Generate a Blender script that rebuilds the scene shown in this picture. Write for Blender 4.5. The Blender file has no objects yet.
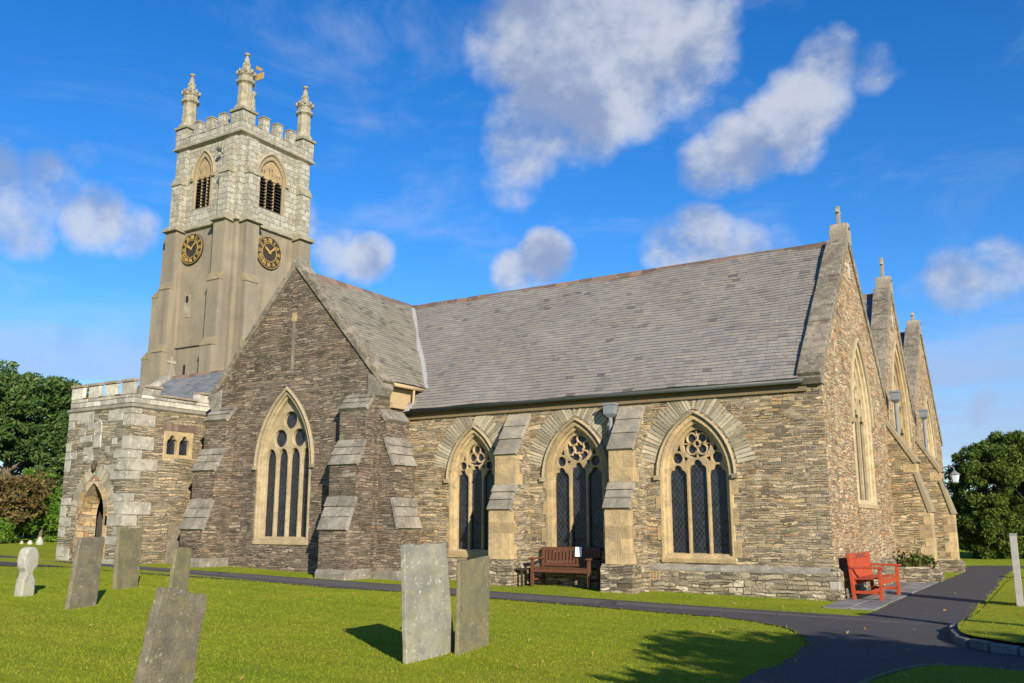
import bpy, bmesh, math, random
import numpy as np
from mathutils import Vector, Matrix
R = math.radians
random.seed(7); rng = np.random.default_rng(11)
scene = bpy.context.scene
COL = scene.collection

# ---------------------------------------------------------------- camera, sky, sun, exposure
cam_d = bpy.data.cameras.new('camera'); cam = bpy.data.objects.new('camera', cam_d); COL.objects.link(cam)
cam.location = (4.362, -20.097, 1.52); cam.rotation_euler = (math.pi/2 + 0.1997, 0, 0.5482)
cam_d.sensor_width = 36; cam_d.lens = 900.354/1024*36; cam_d.clip_end = 2000; cam_d.clip_start = .05
scene.camera = cam
SUN_DIR = Vector((.795*math.cos(R(21)), -.606*math.cos(R(21)), math.sin(R(21))))
sun_d = bpy.data.lights.new('sun', 'SUN'); sun = bpy.data.objects.new('sun', sun_d); COL.objects.link(sun)
sun_d.energy = 5.0; sun_d.angle = R(.5); sun_d.color = (1, .90, .75)
sun.rotation_euler = SUN_DIR.to_track_quat('Z', 'Y').to_euler()
scene.view_settings.view_transform = 'Standard'; scene.view_settings.look = 'None'
scene.view_settings.gamma = 1; scene.view_settings.use_curve_mapping = False
scene.view_settings.exposure = 0.78
world = bpy.data.worlds.new('World'); scene.world = world; world.use_nodes = True

class NT:
    def __init__(s, tree): s.t = tree; s.n = tree.nodes; s.l = tree.links
    def new(s, typ, **k):
        n = s.n.new('ShaderNode'+typ)
        for a, b in k.items():
            if a[0] == 'i' and a[1:].isdigit(): s.put(b, n.inputs[int(a[1:])])
            elif a.startswith('in_'): s.put(b, n.inputs[a[3:].replace('_', ' ')])
            else: setattr(n, a, b)
        return n
    def put(s, v, sock):
        if isinstance(v, bpy.types.NodeSocket): s.l.new(v, sock)
        else:
            if isinstance(v, tuple) and sock.type == 'RGBA' and len(v) == 3: v = v + (1,)
            sock.default_value = v
    def math(s, op, a, b=None, c=None, clamp=False):
        n = s.new('Math', operation=op); n.use_clamp = clamp; s.put(a, n.inputs[0])
        if b is not None: s.put(b, n.inputs[1])
        if c is not None: s.put(c, n.inputs[2])
        return n.outputs[0]
    def vmath(s, op, a, b=None):
        n = s.new('VectorMath', operation=op); s.put(a, n.inputs[0])
        if b is not None: s.put(b, n.inputs[1])
        return n
    def mix(s, f, a, b, blend='MIX'):
        n = s.new('Mix', data_type='RGBA', blend_type=blend); s.put(f, n.inputs[0]); s.put(a, n.inputs[6]); s.put(b, n.inputs[7])
        return n.outputs[2]
    def mixf(s, f, a, b):
        n = s.new('Mix', data_type='FLOAT'); s.put(f, n.inputs[0]); s.put(a, n.inputs[2]); s.put(b, n.inputs[3])
        return n.outputs[0]
    def ramp(s, f, stops, interp='LINEAR'):
        n = s.new('ValToRGB'); n.color_ramp.interpolation = interp; s.put(f, n.inputs[0])
        e = n.color_ramp.elements
        while len(e) < len(stops): e.new(.5)
        for i, (p, c) in enumerate(stops): e[i].position = p; e[i].color = tuple(c)+(1,) if len(c) == 3 else c
        return n.outputs[0]
    def smooth(s, x, a, b, lo=0., hi=1.):
        n = s.new('MapRange', interpolation_type='SMOOTHSTEP'); s.put(x, n.inputs[0])
        for i, v in enumerate((a, b, lo, hi)): s.put(v, n.inputs[i+1])
        return n.outputs[0]
    def noise(s, vec, scale, detail=4, rough=.55, dist=0.):
        n = s.new('TexNoise'); s.put(vec, n.inputs['Vector']); n.inputs['Scale'].default_value = scale
        n.inputs['Detail'].default_value = detail; n.inputs['Roughness'].default_value = rough; n.inputs['Distortion'].default_value = dist
        return n.outputs['Fac']
    def sep(s, v):
        n = s.new('SeparateXYZ'); s.put(v, n.inputs[0]); return n.outputs
    def comb(s, x, y, z):
        n = s.new('CombineXYZ'); s.put(x, n.inputs[0]); s.put(y, n.inputs[1]); s.put(z, n.inputs[2]); return n.outputs[0]

# sky with procedural clouds laid out by direction (infinitely far)
w = NT(world.node_tree); w.n.clear()
sky = w.new('TexSky', sky_type='NISHITA', sun_disc=False, sun_elevation=R(21), sun_rotation=math.atan2(.795, -.606), altitude=50, air_density=1.0, dust_density=.08, ozone_density=3.0)
dirv = w.new('TexCoord').outputs['Generated']
dx, dy, dz = w.sep(dirv)
hs = w.new('HueSaturation', in_Saturation=1.34, in_Value=1.0, in_Color=sky.outputs[0]).outputs[0]
skyc = w.mix(1., hs, (.95, 1.05, 1.30), 'MULTIPLY')
FC, YAW, PT = 900.354, .5482, .1997
fwv = Vector((-math.sin(YAW)*math.cos(PT), math.cos(YAW)*math.cos(PT), math.sin(PT))); rtv = Vector((math.cos(YAW), math.sin(YAW), 0)); upv = rtv.cross(fwv)
def sky_dir(px, py): return (fwv + rtv*((px-512)/FC) - upv*((py-341.5)/FC)).normalized()   # where a cloud stands in the sky
clouds = [(488,42,44,.7),(530,35,62,.95),(590,30,82,1),(650,35,78,1),(695,50,46,.7),(580,80,74,1),(630,80,60,.8),(550,112,56,.9),(525,145,46,.85),(508,178,36,.55),
          (712,168,34,.8),(745,152,40,.95),(782,130,42,.95),(808,100,40,.9),(825,66,34,.85),(838,45,22,.7),(868,68,26,.65),(892,64,18,.4),
          (672,248,34,.95),(700,240,38,1),(745,250,32,.8),(785,243,26,.6),
          (515,272,24,.8),(545,258,28,1),
          (0,185,36,.9),(48,188,36,.9),(92,215,36,.95),(128,230,28,.7),(20,222,36,.85),(80,160,22,.6),
          (335,250,30,.75),(365,258,28,.9),(300,225,30,.7),(320,238,26,.6),(165,150,34,.35),
          (958,285,36,.8),(1000,272,34,.75),(920,294,26,.55),(1015,330,40,.4),(1000,412,34,.7),(985,320,40,.35),(1010,365,45,.35),
          (1260,120,90,.9),(1280,330,100,.9),(-170,120,90,.8),(-260,240,110,.9)]
nz = w.noise(w.vmath('MULTIPLY', dirv, (1, 1, 1.25)).outputs[0], 6.5, 10, .56, .12)
nz2 = w.noise(dirv, 20., 7, .6, .1)
tot = 0.
for px, py, rad, amp in clouds:
    c = sky_dir(px, py); d = w.vmath('DOT_PRODUCT', dirv, tuple(c)).outputs['Value']
    tot_n = w.smooth(d, math.cos(rad*1.45/FC), math.cos(rad*.1/FC), 0, amp)
    tot = w.math('MAXIMUM', tot, tot_n) if not isinstance(tot, float) else tot_n
# low stratus band close to the horizon
el = w.math('ARCSINE', dz)
nb = w.noise(w.vmath('MULTIPLY', dirv, (1, 1, 6)).outputs[0], 3.2, 6, .55, .3)
band = w.math('MULTIPLY', w.smooth(el, R(14), R(8.5)), w.smooth(nb, .34, .60, .1, .95))
mask = w.math('MULTIPLY_ADD', w.math('SUBTRACT', nz, .5), 1.5, tot)
mask = w.math('MULTIPLY_ADD', w.math('SUBTRACT', nz2, .5), .7, mask)
alpha = w.math('MULTIPLY', w.smooth(mask, .30, .95), w.smooth(tot, .02, .25))
wsp = w.math('MULTIPLY', w.smooth(w.noise(w.vmath('MULTIPLY', dirv, (1.2, .8, 3.2)).outputs[0], 2.6, 8, .62, .8), .50, .74), .26)
alpha = w.math('MAXIMUM', w.math('MAXIMUM', w.math('MULTIPLY', alpha, .86), wsp), w.math('MULTIPLY', band, .7))
nzs = w.noise(w.vmath('MULTIPLY', w.vmath('ADD', dirv, (.020, -.006, .030)).outputs[0], (1, 1, 1.25)).outputs[0], 6.5, 10, .56, .12)   # the same field a step towards the sun
lit = w.math('MULTIPLY_ADD', w.math('SUBTRACT', nz, nzs), 2.8, w.math('MULTIPLY_ADD', w.math('SUBTRACT', nz2, .5), .35, .50))
bright = w.smooth(w.math('ADD', lit, w.math('MULTIPLY', w.math('SUBTRACT', .8, tot), .25)), .15, .80)
ccol = w.mix(bright, (2.2, 2.7, 3.9), (4.7, 4.95, 5.5))
ccol = w.mix(w.smooth(el, R(15), R(7)), ccol, (2.9, 3.5, 5.0))
fin = w.mix(alpha, skyc, ccol)
bg = w.new('Background', in_Color=fin, in_Strength=.082)
wo = w.new('OutputWorld'); w.l.new(bg.outputs[0], wo.inputs[0])

# ---------------------------------------------------------------- materials
def mat(name):
    m = bpy.data.materials.new(name); m.use_nodes = True; n = NT(m.node_tree); n.n.clear()
    o = n.new('OutputMaterial'); b = n.new('BsdfPrincipled'); n.l.new(b.outputs[0], o.inputs[0])
    b.inputs['Roughness'].default_value = .85; b.inputs['Specular IOR Level'].default_value = .25
    return m, n, b
def bump(n, b, h, strength=.6, dist=.02):
    k = n.new('Bump', in_Strength=strength, in_Distance=dist, in_Height=h); n.l.new(k.outputs[0], b.inputs['Normal'])
def pos(n): return n.new('NewGeometry').outputs['Position']

def rubble(name, palette, mortar, rows=10., cols=2.6, lichen=.0, stain=(.5,.5,.5), gap=.011, mix_red=None, white=.03, strength=.9, rough=1.0):
    m, n, b = mat(name)
    g = n.new('NewGeometry'); P = g.outputs['Position']
    nx, ny, nzz = n.sep(g.outputs['True Normal']); x, y, z = n.sep(P)
    u = n.mixf(n.math('GREATER_THAN', n.math('ABSOLUTE', nx), .7), x, y)
    big = n.noise(P, .9, 3); mid = n.noise(P, 3.2, 3); fine = n.noise(P, 24., 4, .6)
    v = n.math('ADD', z, n.math('ADD', n.math('MULTIPLY', n.math('SUBTRACT', big, .5), .20), n.math('MULTIPLY', n.math('SUBTRACT', mid, .5), .085*rough)))
    v = n.math('ADD', v, n.math('MULTIPLY', n.math('SUBTRACT', fine, .5), .030*rough))
    # patches with thinner and thicker courses
    patch = n.math('GREATER_THAN', n.noise(n.comb(n.math('MULTIPLY', u, .9), n.math('MULTIPLY', z, 2.2), 3.3), 1.0, 2), .5)
    patch2 = n.math('GREATER_THAN', n.noise(n.comb(n.math('MULTIPLY', u, 1.3), n.math('MULTIPLY', z, 3.4), 8.7), 1.0, 2), .60)
    rs = n.mixf(patch2, n.mixf(patch, rows, rows*.70), rows*.48)
    W1 = n.math('ADD', n.math('MULTIPLY', v, rs), n.math('ADD', n.math('MULTIPLY', patch, 37.3), n.math('MULTIPLY', patch2, 71.9)))
    r1 = n.new('TexVoronoi', voronoi_dimensions='1D', feature='F1', in_W=W1); r1.inputs['Scale'].default_value = 1; r1.inputs['Randomness'].default_value = .75
    e1 = n.new('TexVoronoi', voronoi_dimensions='1D', feature='DISTANCE_TO_EDGE', in_W=W1); e1.inputs['Scale'].default_value = 1; e1.inputs['Randomness'].default_value = .75
    rr = n.sep(r1.outputs['Color'])
    cs = n.math('MULTIPLY', cols, n.math('MULTIPLY_ADD', rr[0], .9, .55))
    uu = n.math('ADD', u, n.math('MULTIPLY', n.math('SUBTRACT', fine, .5), .03))
    W2 = n.math('MULTIPLY_ADD', uu, cs, n.math('MULTIPLY', rr[1], 913.))
    r2 = n.new('TexVoronoi', voronoi_dimensions='1D', feature='F1', in_W=W2); r2.inputs['Scale'].default_value = 1
    e2 = n.new('TexVoronoi', voronoi_dimensions='1D', feature='DISTANCE_TO_EDGE', in_W=W2); e2.inputs['Scale'].default_value = 1
    sr = n.sep(r2.outputs['Color'])
    edge = n.math('MINIMUM', n.math('DIVIDE', e1.outputs['Distance'], rs), n.math('DIVIDE', e2.outputs['Distance'], cs))
    gapv = n.math('MULTIPLY_ADD', n.math('SUBTRACT', mid, .5), .02, gap)
    body = n.smooth(edge, n.math('MULTIPLY', gapv, .35), gapv)
    k = len(palette)
    col = n.ramp(sr[0], [(i/k, c) for i, c in enumerate(palette)], 'CONSTANT')
    val = n.math('MULTIPLY_ADD', sr[1], .60, .70)
    col = n.mix(1., col, n.comb(val, val, val), 'MULTIPLY')
    f2 = n.math('MULTIPLY_ADD', n.math('SUBTRACT', n.noise(n.vmath('MULTIPLY', P, (1, 1, 3.)).outputs[0], 14., 6, .7), .5), 1.7, 1.)
    f3 = n.math('MULTIPLY_ADD', n.math('SUBTRACT', n.noise(n.vmath('MULTIPLY', P, (5, 5, 24.)).outputs[0], 1., 5, .7), .5), 1.5, 1.)
    f2 = n.math('MULTIPLY', f2, f3)
    stk = n.smooth(n.noise(n.vmath('MULTIPLY', P, (1.3, 1.3, .18)).outputs[0], 1.2, 5, .65), .48, .72, 1., .68)
    f2 = n.math('MULTIPLY', f2, stk)
    col = n.mix(1., col, n.comb(f2, f2, f2), 'MULTIPLY')
    mc = n.mix(n.smooth(n.noise(n.vmath('MULTIPLY', P, (1, 1, 2.5)).outputs[0], 2.6, 4, .7), .40, .58), mortar, tuple(c*.30 for c in mortar))  # some joints coloured dark, standing in for shadow in the gaps
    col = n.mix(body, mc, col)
    st = n.smooth(n.noise(P, .55, 4, .6), .42, .68)
    col = n.mix(n.math('MULTIPLY', st, .45), col, stain, 'MULTIPLY')
    lime = n.math('MULTIPLY', n.smooth(n.noise(n.vmath('ADD', P, (9., 4., 2.)).outputs[0], 1.1, 6, .72), .54, .72), .5)
    col = n.mix(lime, col, mortar)
    wh = n.math('MULTIPLY', n.smooth(n.noise(P, 9., 5, .7), .66, .72), 1.0 if white else 0.)
    col = n.mix(n.math('MULTIPLY', wh, n.smooth(n.noise(P, .8, 2), .45, .6, .1, 1.0)), col, (.55, .52, .43))
    n.put(col, b.inputs['Base Color'])
    h = n.math('ADD', n.math('MULTIPLY', body, n.math('MULTIPLY_ADD', sr[2], 1.1, .5)), n.math('MULTIPLY', fine, .5))
    bump(n, b, h, strength, .045)
    b.inputs['Roughness'].default_value = .9
    return m

M = {}
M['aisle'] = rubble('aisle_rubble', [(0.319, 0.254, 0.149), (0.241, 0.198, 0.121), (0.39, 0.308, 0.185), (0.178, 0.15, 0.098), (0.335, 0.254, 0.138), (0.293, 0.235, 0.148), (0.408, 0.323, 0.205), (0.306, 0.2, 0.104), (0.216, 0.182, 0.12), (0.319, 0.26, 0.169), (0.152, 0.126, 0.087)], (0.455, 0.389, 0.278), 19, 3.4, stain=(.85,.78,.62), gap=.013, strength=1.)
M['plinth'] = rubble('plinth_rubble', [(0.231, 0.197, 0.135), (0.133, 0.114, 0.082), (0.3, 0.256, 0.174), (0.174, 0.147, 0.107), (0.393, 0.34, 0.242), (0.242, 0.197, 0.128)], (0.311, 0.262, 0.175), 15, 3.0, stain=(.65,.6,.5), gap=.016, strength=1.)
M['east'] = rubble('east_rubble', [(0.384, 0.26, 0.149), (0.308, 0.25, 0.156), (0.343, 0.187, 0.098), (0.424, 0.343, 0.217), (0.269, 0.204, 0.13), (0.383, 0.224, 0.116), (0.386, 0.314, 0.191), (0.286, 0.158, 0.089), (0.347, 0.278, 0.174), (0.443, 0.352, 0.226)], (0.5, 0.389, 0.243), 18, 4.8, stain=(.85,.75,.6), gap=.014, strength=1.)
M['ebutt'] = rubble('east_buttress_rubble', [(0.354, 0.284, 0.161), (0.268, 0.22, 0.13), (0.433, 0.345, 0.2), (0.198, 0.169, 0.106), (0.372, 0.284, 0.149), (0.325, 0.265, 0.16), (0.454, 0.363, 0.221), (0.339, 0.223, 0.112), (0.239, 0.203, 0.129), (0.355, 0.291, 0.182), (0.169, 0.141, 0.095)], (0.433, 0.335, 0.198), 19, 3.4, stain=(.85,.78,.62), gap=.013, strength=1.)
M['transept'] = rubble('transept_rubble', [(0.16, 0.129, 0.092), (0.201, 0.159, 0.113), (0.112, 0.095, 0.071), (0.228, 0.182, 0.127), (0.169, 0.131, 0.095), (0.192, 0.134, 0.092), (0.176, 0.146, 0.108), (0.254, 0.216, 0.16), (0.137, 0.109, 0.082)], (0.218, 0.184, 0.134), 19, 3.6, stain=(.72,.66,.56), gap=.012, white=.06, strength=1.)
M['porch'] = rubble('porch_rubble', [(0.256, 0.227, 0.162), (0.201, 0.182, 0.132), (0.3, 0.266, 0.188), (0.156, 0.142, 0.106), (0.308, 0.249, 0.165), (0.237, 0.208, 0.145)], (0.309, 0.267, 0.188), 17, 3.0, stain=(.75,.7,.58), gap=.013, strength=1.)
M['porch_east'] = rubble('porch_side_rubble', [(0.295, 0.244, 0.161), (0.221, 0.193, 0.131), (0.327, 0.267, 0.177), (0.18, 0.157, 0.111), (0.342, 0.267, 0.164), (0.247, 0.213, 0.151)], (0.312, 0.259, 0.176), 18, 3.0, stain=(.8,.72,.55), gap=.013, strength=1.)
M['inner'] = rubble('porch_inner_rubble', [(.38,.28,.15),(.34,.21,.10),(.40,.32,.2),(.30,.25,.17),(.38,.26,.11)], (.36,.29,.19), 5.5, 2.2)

def stone(name, c1, c2, spots=(.55,.53,.45), spot=.5, dark=(.12,.11,.09), rough=.85, scale=1., moss=None, bs=.5, island=.25):
    m, n, b = mat(name); P = pos(n)
    col = n.mix(n.smooth(n.noise(P, 2.3*scale, 5, .6), .33, .67), c1, c2)
    ri = n.new('NewGeometry').outputs['Random Per Island']
    v = n.math('MULTIPLY_ADD', ri, island*2, 1-island)
    col = n.mix(1., col, n.comb(v, v, v), 'MULTIPLY')
    f = n.math('MULTIPLY_ADD', n.math('SUBTRACT', n.noise(P, 30*scale, 5, .7), .5), .9, 1.)
    col = n.mix(1., col, n.comb(f, f, f), 'MULTIPLY')
    col = n.mix(n.math('MULTIPLY', n.smooth(n.noise(P, 6.*scale, 6, .7), .56, .70), .6), col, dark)
    col = n.mix(n.math('MULTIPLY', n.smooth(n.noise(n.vmath('ADD', P, (5., 3., 1.)).outputs[0], 9.*scale, 6, .72), .58, .66), spot), col, spots)
    if moss: col = n.mix(n.math('MULTIPLY', n.smooth(n.noise(n.vmath('ADD', P, (1., 7., 2.)).outputs[0], 3.5*scale, 5, .7), .52, .66), .7), col, moss)
    n.put(col, b.inputs['Base Color']); b.inputs['Roughness'].default_value = rough
    bump(n, b, n.noise(P, 22*scale, 6, .7), bs, .02)
    return m
M['dressed'] = stone('dressed_limestone', (.42,.31,.155), (.29,.22,.12), (.46,.41,.31), .6, (.13,.10,.065), bs=1., scale=1.3, moss=(.25,.21,.14))
M['weather'] = stone('weathering_slab', (.27,.24,.18), (.18,.165,.13), (.42,.39,.31), .7, (.10,.09,.07), bs=1., scale=1.4)
M['tdressed'] = stone('pale_limestone', (.45,.365,.22), (.33,.26,.15), (.5,.46,.36), .5, (.18,.135,.08), bs=.9, scale=1.3)
M['hood'] = stone('hood_stone', (.24,.205,.135), (.29,.235,.14), (.45,.42,.34), .4)
M['granite_slab'] = stone('granite_slab', (.26,.235,.19), (.165,.15,.12), (.44,.42,.36), .9, (.085,.075,.06), bs=1., scale=1.4)
M['coping'] = stone('coping_stone', (.25,.22,.16), (.14,.12,.09), (.54,.51,.43), 1., (.06,.045,.038), moss=(.085,.055,.042), bs=1., scale=2.2)
M['granite'] = stone('granite_block', (.44,.415,.34), (.28,.262,.21), (.64,.62,.55), .95, (.11,.10,.08), bs=1., island=.4, scale=1.4)
M['pcoping'] = stone('parapet_coping', (.30,.25,.18), (.22,.18,.13), (.42,.36,.28), .5, (.13,.08,.05))
M['voussoir'] = stone('arch_slate', (.33,.295,.205), (.255,.23,.165), (.42,.385,.30), .4, (.13,.115,.085), island=.35)
M['cross'] = stone('cross_stone', (.30,.27,.20), (.24,.21,.16), (.45,.42,.33), .5)
M['pinn'] = stone('pinnacle_stone', (.30,.275,.20), (.19,.172,.125), (.46,.445,.37), .85, (.09,.08,.06), moss=(.22,.185,.085), bs=1., scale=1.4)
M['slateA'] = stone('grave_slate_pale', (.30,.29,.22), (.20,.205,.175), (.46,.44,.36), .95, (.085,.09,.09), moss=(.215,.20,.10), bs=.6, scale=1.5)
M['slateB'] = stone('grave_slate_olive', (.20,.18,.10), (.145,.135,.085), (.31,.29,.21), .8, (.075,.075,.06), moss=(.21,.175,.065), bs=.6, scale=1.5)
M['slateC'] = stone('grave_slate_brown', (.21,.185,.125), (.14,.125,.09), (.36,.34,.27), .9, (.065,.06,.048), moss=(.19,.165,.08), bs=.9, scale=2.2)
M['white_rock'] = stone('white_rock', (.42,.41,.35), (.30,.29,.25), (.56,.55,.48), .8, (.15,.14,.11), moss=(.36,.34,.12), bs=1., scale=1.6)
M['plinthcap'] = stone('plinth_cap', (.30,.28,.225), (.20,.185,.15), (.46,.445,.39), .9, (.10,.09,.07), bs=1., scale=1.5)
M['slitfill'] = stone('slit_fill', (.20,.175,.13), (.13,.112,.085), (.34,.32,.26), .6, (.08,.07,.055))
M['cap'] = stone('tower_weathering', (.22,.185,.115), (.18,.152,.10), (.36,.32,.2), .4, (.13,.11,.08), moss=(.33,.27,.08))
M['lime'] = stone('kerb_block', (.19,.185,.165), (.12,.12,.105), (.36,.35,.31), .8, bs=1.)
M['kerbdark'] = stone('mossy_kerb', (.14,.14,.11), (.09,.10,.06), (.25,.25,.22), .5, (.05,.06,.03))
M['paving'] = stone('paving_slab', (.19,.185,.18), (.145,.14,.14), (.24,.23,.22), .4, bs=.3)

# tower masonry
def render_coat():
    m, n, b = mat('tower_roughcast'); P = pos(n)
    col = n.mix(n.smooth(n.noise(P, .7, 5, .6), .3, .7), (.25,.215,.15), (.185,.162,.12))
    stv = n.noise(n.vmath('MULTIPLY', P, (1.4, 1.4, .12)).outputs[0], 1.6, 5, .65)
    col = n.mix(n.math('MULTIPLY', n.smooth(stv, .45, .72), .55), col, (.12,.105,.085))
    col = n.mix(n.math('MULTIPLY', n.smooth(n.noise(P, 5.5, 6, .75), .6, .7), .55), col, (.42,.38,.26))
    n.put(col, b.inputs['Base Color']); bump(n, b, n.noise(P, 18, 5, .7), .5, .03); return m
M['roughcast'] = render_coat()
def ashlar():
    m, n, b = mat('tower_granite'); g = n.new('NewGeometry'); P = g.outputs['Position']
    nx, ny, nzz = n.sep(g.outputs['True Normal']); x, y, z = n.sep(P)
    u = n.mixf(n.math('GREATER_THAN', n.math('ABSOLUTE', nx), .7), x, y)
    nzv = n.noise(P, 3.5, 4, .6); v = n.comb(n.math('MULTIPLY_ADD', nzv, .10, u), n.math('MULTIPLY_ADD', n.noise(P, 2.6, 4, .6), .09, z), 0.)
    br = n.new('TexBrick', in_Vector=v); br.offset = .5
    for k, val in (('Scale', 1.), ('Mortar Size', .018), ('Mortar Smooth', .3), ('Brick Width', .52), ('Row Height', .29), ('Bias', 0.)): br.inputs[k].default_value = val
    br.inputs['Color1'].default_value = (.25,.24,.19,1); br.inputs['Color2'].default_value = (.37,.355,.29,1); br.inputs['Mortar'].default_value = (.16,.15,.12,1)
    col = br.outputs['Color']
    col = n.mix(n.math('MULTIPLY', n.smooth(n.noise(P, 2.2, 6, .7), .45, .62), .7), col, (.19,.17,.125))
    col = n.mix(n.math('MULTIPLY', n.smooth(n.noise(P, 6.5, 6, .75), .53, .63), .75), col, (.50,.48,.39))
    col = n.mix(n.math('MULTIPLY', n.smooth(n.noise(n.vmath('MULTIPLY', P, (1, 1, .25)).outputs[0], 1.9, 5, .7), .58, .74), .7), col, (.17,.15,.11))
    n.put(col, b.inputs['Base Color'])
    h = n.math('ADD', n.math('MULTIPLY', br.outputs['Fac'], -.6), n.noise(P, 11, 6, .7)); bump(n, b, h, .7, .04); return m
M['ashlar'] = ashlar()

def slates(name, stops, tint):
    m, n, b = mat(name); P = pos(n); ri = n.new('NewGeometry').outputs['Random Per Island']
    col = n.ramp(ri, stops)
    col = n.mix(n.math('MULTIPLY', n.smooth(n.noise(P, .5, 4, .6), .4, .65), .5), col, tint, 'MULTIPLY')
    col = n.mix(n.math('MULTIPLY', n.smooth(n.noise(P, 5, 6, .75), .56, .68), .5), col, (.33,.31,.24))
    f = n.math('MULTIPLY_ADD', n.math('SUBTRACT', n.noise(P, 26, 4, .7), .5), .7, 1.)
    col = n.mix(1., col, n.comb(f, f, f), 'MULTIPLY')
    n.put(col, b.inputs['Base Color']); b.inputs['Roughness'].default_value = .72; bump(n, b, n.noise(P, 30, 4), .3, .01); return m
M['roof'] = slates('roof_slate', [(0,(.10,.096,.09)),(.03,(.19,.18,.163)),(.2,(.215,.203,.182)),(.4,(.24,.22,.19)),(.55,(.205,.197,.183)),(.72,(.255,.231,.195)),(.9,(.22,.212,.20)),(1,(.175,.171,.163))], (.80,.78,.76))
M['roof2'] = slates('transept_slate', [(0,(.11,.10,.085)),(.08,(.17,.16,.13)),(.25,(.21,.195,.155)),(.5,(.235,.215,.17)),(.75,(.19,.178,.145)),(1,(.26,.235,.185))], (.8,.78,.72))
M['roof3'] = slates('west_roof_slate', [(0,(.12,.13,.14)),(.5,(.17,.18,.19)),(1,(.20,.205,.21))], (.85,.85,.85))
M['ridge'] = stone('ridge_tile', (.17,.11,.075), (.12,.09,.07), (.30,.28,.23), .7, (.07,.055,.045), island=.35)

def plain(name, c, rough=.5, metal=0., var=.25, scale=8., spec=.3):
    m, n, b = mat(name); P = pos(n)
    f = n.math('MULTIPLY_ADD', n.math('SUBTRACT', n.noise(P, scale, 5, .65), .5), var*2, 1.)
    n.put(n.mix(1., c, n.comb(f, f, f), 'MULTIPLY'), b.inputs['Base Color']); b.inputs['Roughness'].default_value = rough; b.inputs['Metallic'].default_value = metal
    b.inputs['Specular IOR Level'].default_value = spec; bump(n, b, n.noise(P, scale*4, 4), .15, .01)
    return m
M['lead'] = plain('lead_sheet', (.27,.27,.265), .75, 0, .4)
M['gutter'] = plain('gutter_iron', (.05,.06,.055), .5)
M['pipe'] = plain('grey_pipe', (.17,.185,.20), .5)
M['fascia'] = plain('eaves_board', (.16,.12,.065), .8)
M['cream'] = plain('cream_board', (.36,.275,.15), .8)
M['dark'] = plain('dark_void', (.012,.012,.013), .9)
M['louvre'] = plain('louvre_slate', (.035,.034,.034), .7)
M['dial'] = plain('clock_dial', (.035,.028,.022), .6)
M['gold'] = plain('gilding', (.38,.26,.075), .5, .1)
M['red'] = plain('red_painted_wood', (.33,.052,.017), .6, 0, .5, 9)
M['brownwood'] = plain('brown_wood', (.105,.042,.022), .55, 0, .4, 12)
M['plaque'] = plain('bench_plaque', (.16,.05,.035), .5)
M['paper'] = plain('white_paper', (.8,.8,.82), .8, 0, .03)
M['oak'] = plain('oak_door', (.06,.04,.025), .6)
M['lantern_glass'] = plain('lantern_glass', (.45,.52,.6), .15, 0, .05)
M['lantern_metal'] = plain('lantern_metal', (.16,.17,.18), .5)
M['post'] = plain('grey_post', (.27,.26,.23), .85, 0, .35, 5)
M['bark'] = plain('bark', (.11,.09,.065), .9, 0, .4, 5)
M['interior'] = plain('church_interior', (.05,.045,.04), .9)  # dark tone stands for the porch interior in shade

def glass():
    m, n, b = mat('leaded_glass'); g = n.new('NewGeometry'); P = g.outputs['Position']; nx, ny, nzz = n.sep(g.outputs['True Normal']); x, y, z = n.sep(P)
    u = n.mixf(n.math('GREATER_THAN', n.math('ABSOLUTE', nx), .7), x, y)
    a = n.math('ADD', n.math('MULTIPLY', u, 1.45), z); c = n.math('SUBTRACT', n.math('MULTIPLY', u, 1.45), z)
    def lines(t): return n.math('LESS_THAN', n.math('ABSOLUTE', n.math('SUBTRACT', n.math('FRACT', n.math('MULTIPLY', t, 6.2)), .5)), .075)
    l = n.math('MAXIMUM', lines(a), lines(c))
    cell = n.new('TexWhiteNoise', noise_dimensions='2D'); n.put(n.comb(n.math('FLOOR', n.math('MULTIPLY', a, 6.2)), n.math('FLOOR', n.math('MULTIPLY', c, 6.2)), 0.), cell.inputs['Vector'])
    q = n.mix(cell.outputs['Value'], (.006,.008,.012), (.022,.026,.036))
    n.put(n.mix(l, q, (.038,.042,.046)), b.inputs['Base Color']); b.inputs['Roughness'].default_value = .22; b.inputs['Specular IOR Level'].default_value = .4
    bump(n, b, n.math('ADD', cell.outputs['Value'], n.math('MULTIPLY', n.noise(P, 5., 3), 1.5)), .5, .02)
    return m
M['glass'] = glass()

def grass_ground():
    m, n, b = mat('lawn'); P = pos(n)
    a = n.noise(P, .45, 4, .6); c = n.noise(P, 3., 5, .65); d = n.noise(P, 40, 4, .7)
    col = n.mix(n.smooth(a, .35, .68), (.235,.315,.018), (.31,.35,.022))
    stq = n.noise(n.vmath('MULTIPLY', P, (.35, 2.0, 1.)).outputs[0], 1.1, 5, .65); col = n.mix(n.math('MULTIPLY', n.smooth(stq, .45, .68), .6), col, (.20,.26,.012))
    col = n.mix(n.math('MULTIPLY', n.smooth(c, .5, .72), .55), col, (.36,.29,.045))
    f = n.math('MULTIPLY_ADD', n.math('SUBTRACT', d, .5), .9, .98)
    n.put(n.mix(1., col, n.comb(f, f, f), 'MULTIPLY'), b.inputs['Base Color']); b.inputs['Roughness'].default_value = .95; b.inputs['Specular IOR Level'].default_value = .1
    bump(n, b, n.math('ADD', d, n.noise(P, 110, 2)), 1., .04); return m
M['lawn'] = grass_ground()
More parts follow.
